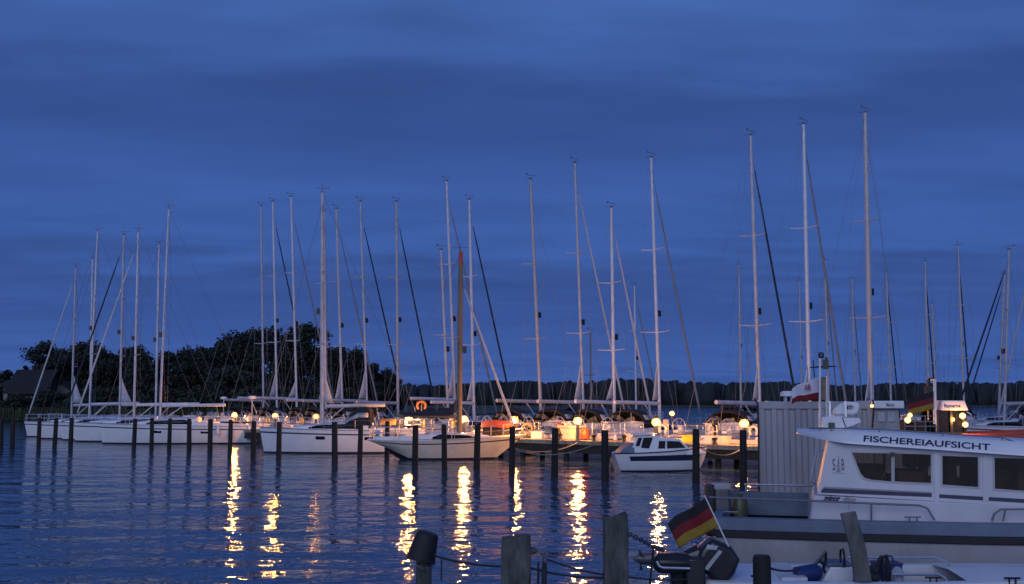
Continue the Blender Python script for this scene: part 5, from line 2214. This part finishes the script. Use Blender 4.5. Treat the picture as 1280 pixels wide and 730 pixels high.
PO = W(838, 705, 14.6)
root = empty('outboard_motor', PO)
b = MB()
b.loft([[Vector((x_, y_ * k, z_ * k)) for y_, z_ in ((-.15, -.10), (.15, -.10), (.17, .05), (.10, .15), (-.10, .15), (-.17, .05))] for x_, k in ((-.22, .55), (-.16, .95), (.05, 1.0), (.22, .9), (.26, .6))], True, True)
b.build('cowl', MT['blackp'], root, bevel=.02)
b = MB()
b.tube([(-.20, -.18, .06), (-.17, -.19, .0), (-.12, -.19, -.02), (.22, -.19, -.03)], .018, 6)
b.build('carry_handle', MT['steel'], root)
b = MB()
b.box((.30, 0, -.12), (.26, .26, .42))
b.build('bracket', MT['blackp'], root, bevel=.03)
b = MB()
b.tube([(.1, 0, -.1), (.12, 0, -.5), (.12, 0, -.95)], [.10, .07, .06], 8)
b.build('shaft_housing', MT['blackp'], root)
tag(root, 'smaller black outboard motor with silver handle, left of the tilted one', 'outboard motor')

# German flag at the stern
gd = 14.75
flag('german_flag', W(882, 622, gd), W(899.5, 657.5, gd), W(841, 669.5, gd) - W(890.5, 640, gd), [(.36, 'flagblack'), (.66, 'flagred'), (1, 'flaggold')],
     'German flag on a slanted staff at the small boat stern in the foreground', taper=.12, pole=[W(914, 690, gd), W(880.5, 619, gd)], pole_r=.010, wav=.042)

# things lying in the small boat
b = MB()
b.lathe([(.05, -.19), (.11, -.17), (.12, .11), (.08, .17), (.03, .19)], n=12)
o = b.build('canister', MT['blue'])
o.location = W(1010, 717, 15.0)
o.rotation_euler = (0, R(84), R(6))
tag(o, 'blue canister lying in the stern of the small open boat', 'canister')
b = MB()
b.box((0, 0, .0), (.34, .28, .20))
b.box((0, 0, .11), (.36, .30, .03))
b.tube([(-.1, 0, .12), (-.08, 0, .2), (.08, 0, .2), (.1, 0, .12)], .015, 5)
o = b.build('fuel_tank', MT['blue'], bevel=.02)
o.location = W(1108, 714, 15.4)
tag(o, 'blue fuel tank in the middle of the small open boat', 'fuel tank')
b = MB()
b.tube([(-.12, 0, -.25), (-.04, 0, .12), (.04, 0, .16), (.08, 0, -.02), (.04, 0, -.3)], .03, 6)
b.tube([(.0, 0, .14), (.0, 0, -.3)], .018, 5)
o = b.build('anchor', MT['rubber'])
o.location = W(1104, 710, 15.1)
tag(o, 'black upright anchor frame beside the leaning plank in the boat', 'anchor')
b = MB()
random.seed(9)
for k in range(7):
    b.torus((random.gauss(0, .03), random.gauss(0, .03), .03 * k), .13 - .006 * k, .022, 'z', 14, 5)
o = b.build('rope_coil', MT['ropedark'])
o.location = W(1084, 727, 14.75)
tag(o, 'dark coil of rope at the foot of the leaning plank', 'rope coil')
b = MB()
b.lathe([(.02, -.13), (.07, -.12), (.08, .08), (.04, .13), (.02, .14)], n=10)
o = b.build('bottle', MT['clear'])
o.location = W(1122, 722, 14.9)
tag(o, 'pale plastic jar beside the near rail of the small boat', 'jar')

# ------------------------------------------------------------------ foreground posts and lines


def rough_post(name, D, x0, x1, ytop_l, ytop_r, depth, m, label, seed, lean=0.0, zbot=-1.5):
    random.seed(seed)
    pl_, pr_ = W(x0, ytop_l, D), W(x1, ytop_r, D)
    wd = pr_.x - pl_.x
    cx_ = (pl_.x + pr_.x) / 2
    b = MB()
    rings = []
    nz = 26
    off = [random.uniform(-.02, .02) * wd for _ in range(12)]
    base = [(-.5, -.42), (-.46, -.5), (-.2, -.52), (.2, -.5), (.46, -.49), (.5, -.4), (.5, .4), (.44, .5), (0, .5), (-.45, .5), (-.5, .4)]
    for i in range(nz + 1):
        f = i / nz
        ring = []
        for k, (u, v) in enumerate(base):
            zt = pl_.z + (pr_.z - pl_.z) * (u + .5) + (random.uniform(-.012, .012) if i == nz else 0)
            z_ = zbot + (zt - zbot) * f
            sh = (1 if i < nz else .97)
            ring.append(Vector((u * wd * sh + off[k] + random.gauss(0, .006) * wd + lean * (z_ - zbot), v * depth * sh + random.gauss(0, .005), z_)))
        rings.append(ring)
    b.loft(rings, True, True)
    o = b.build(name, MT[m], sharp=28)
    o.location = (cx_, D, 0)
    tag(o, label, 'post')
    return o


rough_post('wooden_post', 12.2, 627, 663.5, 672, 668, .20, 'post', 'broad weathered plank post with a ring, between the bucket post and the tallest post', 1)
rough_post('wooden_post', 12.4, 754, 784, 648, 641, .20, 'post', 'tallest dark weathered post with slanted top in the foreground', 2)
b = MB()
b.lathe([(.11, -1.5), (.11, .5), (.105, 1.28), (.09, 1.32)], n=12)
p = W(952, 694, 13.2)
pr2 = b.build('wooden_post', MT['pile'])
pr2.location = (p.x, 13.2, p.z - 1.32)
tag(pr2, 'dark round post before the small boat stern', 'post')
b = MB()
b.lathe([(.105, -1.5), (.10, .6), (.095, 1.35), (.09, 1.40)], n=12)
p = W(530, 684, 14.0)
pr3 = b.build('wooden_post', MT['post'])
pr3.location = (p.x, 14.0, p.z - 1.40)
tag(pr3, 'slim round grey post wearing a black bucket', 'post')
root = empty('bucket', (p.x, 14.0, p.z))
root.rotation_euler = (0, R(16), 0)
b = MB()
b.lathe([(.17, -.16), (.185, -.155), (.135, .17), (.11, .19)], n=16)
b.build('shell', MT['rubber'], root)
b = MB()
b.torus((0, 0, -.15), .18, .014, 'z', 18, 5)
b.build('rim', MT['rubber'], root)
b = MB()
b.tube([(.18, -.02, -.14), (.17, -.13, -.19), (.05, -.20, -.22), (-.08, -.18, -.20)], .008, 5)
b.build('handle', MT['lampmetal'], root)
tag(root, 'upturned black bucket on the slim post at lower middle', 'bucket')
# leaning weathered board in the small boat
p0, p1 = W(1079, 727, 14.45), W(1060, 642, 14.35)
b = MB()
rings = []
dirv = (p1 - p0)
for i in range(9):
    f = i / 8
    c = dirv * f + Vector((.03 * math.sin(f * 3), 0, 0))
    wv = .108 * (1 - .12 * f)
    rings.append([c + Vector((-wv, 0, -.0)), c + Vector((wv, -.01, .03 if i == 8 else .0)), c + Vector((wv, .045, .03 if i == 8 else .0)), c + Vector((-wv, .055, 0))])
b.loft(rings, True, True)
o = b.build('weathered_board', mat('driftwood', (.16, .155, .15), .85, var=.35, scale=4, bump=.8, streak=(1, 1, .3), dark=(.03, .03, .035)), bevel=.012)
o.location = p0
tag(o, 'grey weathered board leaning upright in the small boat', 'board')

PD = 12.2
rope(W(538, 693, 14.0), W(627, 708, PD), .03, .013, 'ropedark', 'dark line from the bucket post to the broad plank post', 'line', 'rope')
rope(W(663, 710, PD), W(754, 722, 12.4), .03, .012, 'ropedark', 'lower dark line between the broad plank post and the tallest post', 'line', 'rope')
rope(W(684, 699, PD), W(754, 718, 12.4), .02, .012, 'ropedark', 'upper dark line from the shackle to the tallest post', 'line', 'rope')
rope(W(552, 697, 13.6), W(551.5, 726, 13.6), .0, .010, 'ropedark', 'short rope end hanging below the bucket post line', 'line', 'rope', 3)
rope(W(784, 721, 12.4), W(860, 724, 13.5), .02, .010, 'ropedark', 'lower dark line from the tallest post towards the outboard motors', 'line', 'rope')
rope(W(817, 682, 12.9), W(812, 734, 12.9), .0, .013, 'ropedark', 'rope hanging down into the water right of the tallest post', 'line', 'rope', 3)
rope(W(945, 702, 13.1), W(1000, 711, 14.6), .06, .014, 'ropedark', 'dark line from the round post into the small boat', 'line', 'rope')


def chain(pts, label, r_=.010, ln=.07):
    b = MB()
    acc = []
    for a, c in zip(pts[:-1], pts[1:]):
        d = c - a
        n = max(1, int(d.length / (ln * .75)))
        for i in range(n):
            acc.append((a + d * ((i + .5) / n), d.normalized()))
    for k, (c, t) in enumerate(acc):
        s_ = Vector((0, 1, 0)) if k % 2 else Vector((0, 1, 0)).cross(t).normalized()
        ring = [c + t * (math.cos(a) * ln * .5) + s_ * (math.sin(a) * ln * .28) for a in [2 * PI * i / 10 for i in range(10)]]
        b.tube(ring, r_, 5, closed=True)
    o = b.build('chain', MT['lampmetal'])
    return tag(o, label, 'chain')


chain([W(785, 667, 12.35), W(800, 674, 12.5), W(818, 684, 12.8), W(830, 688, 13.2)], 'rusty chain running from the tallest post to the outboard motor')
chain([W(665, 688, PD - .05), W(672, 688, PD - .1), W(680, 694, PD - .1), W(683, 705, PD - .1)], 'short chain loop on the ring of the broad plank post')
b = MB()
c = W(666, 688, PD - .02)
b.torus(c, .032, .010, 'y', 14, 5)
tag(b.build('iron_ring', MT['lampmetal']), 'iron ring at the upper right of the broad plank post', 'ring')
for px_, lab in ((673, 'thin iron rod hanging beside the broad plank post'), (680.5, 'thicker iron rod hanging under the chain loop')):
    b = MB()
    r_ = .014 if px_ == 673 else .03
    a, e = W(px_, 702, PD - .05), W(px_ - 1, 760, PD - .05)
    b.tube([a, a.lerp(e, .15), e], [r_ * .7, r_, r_], 7)
    tag(b.build('iron_rod', MT['ropedark']), lab, 'rod')
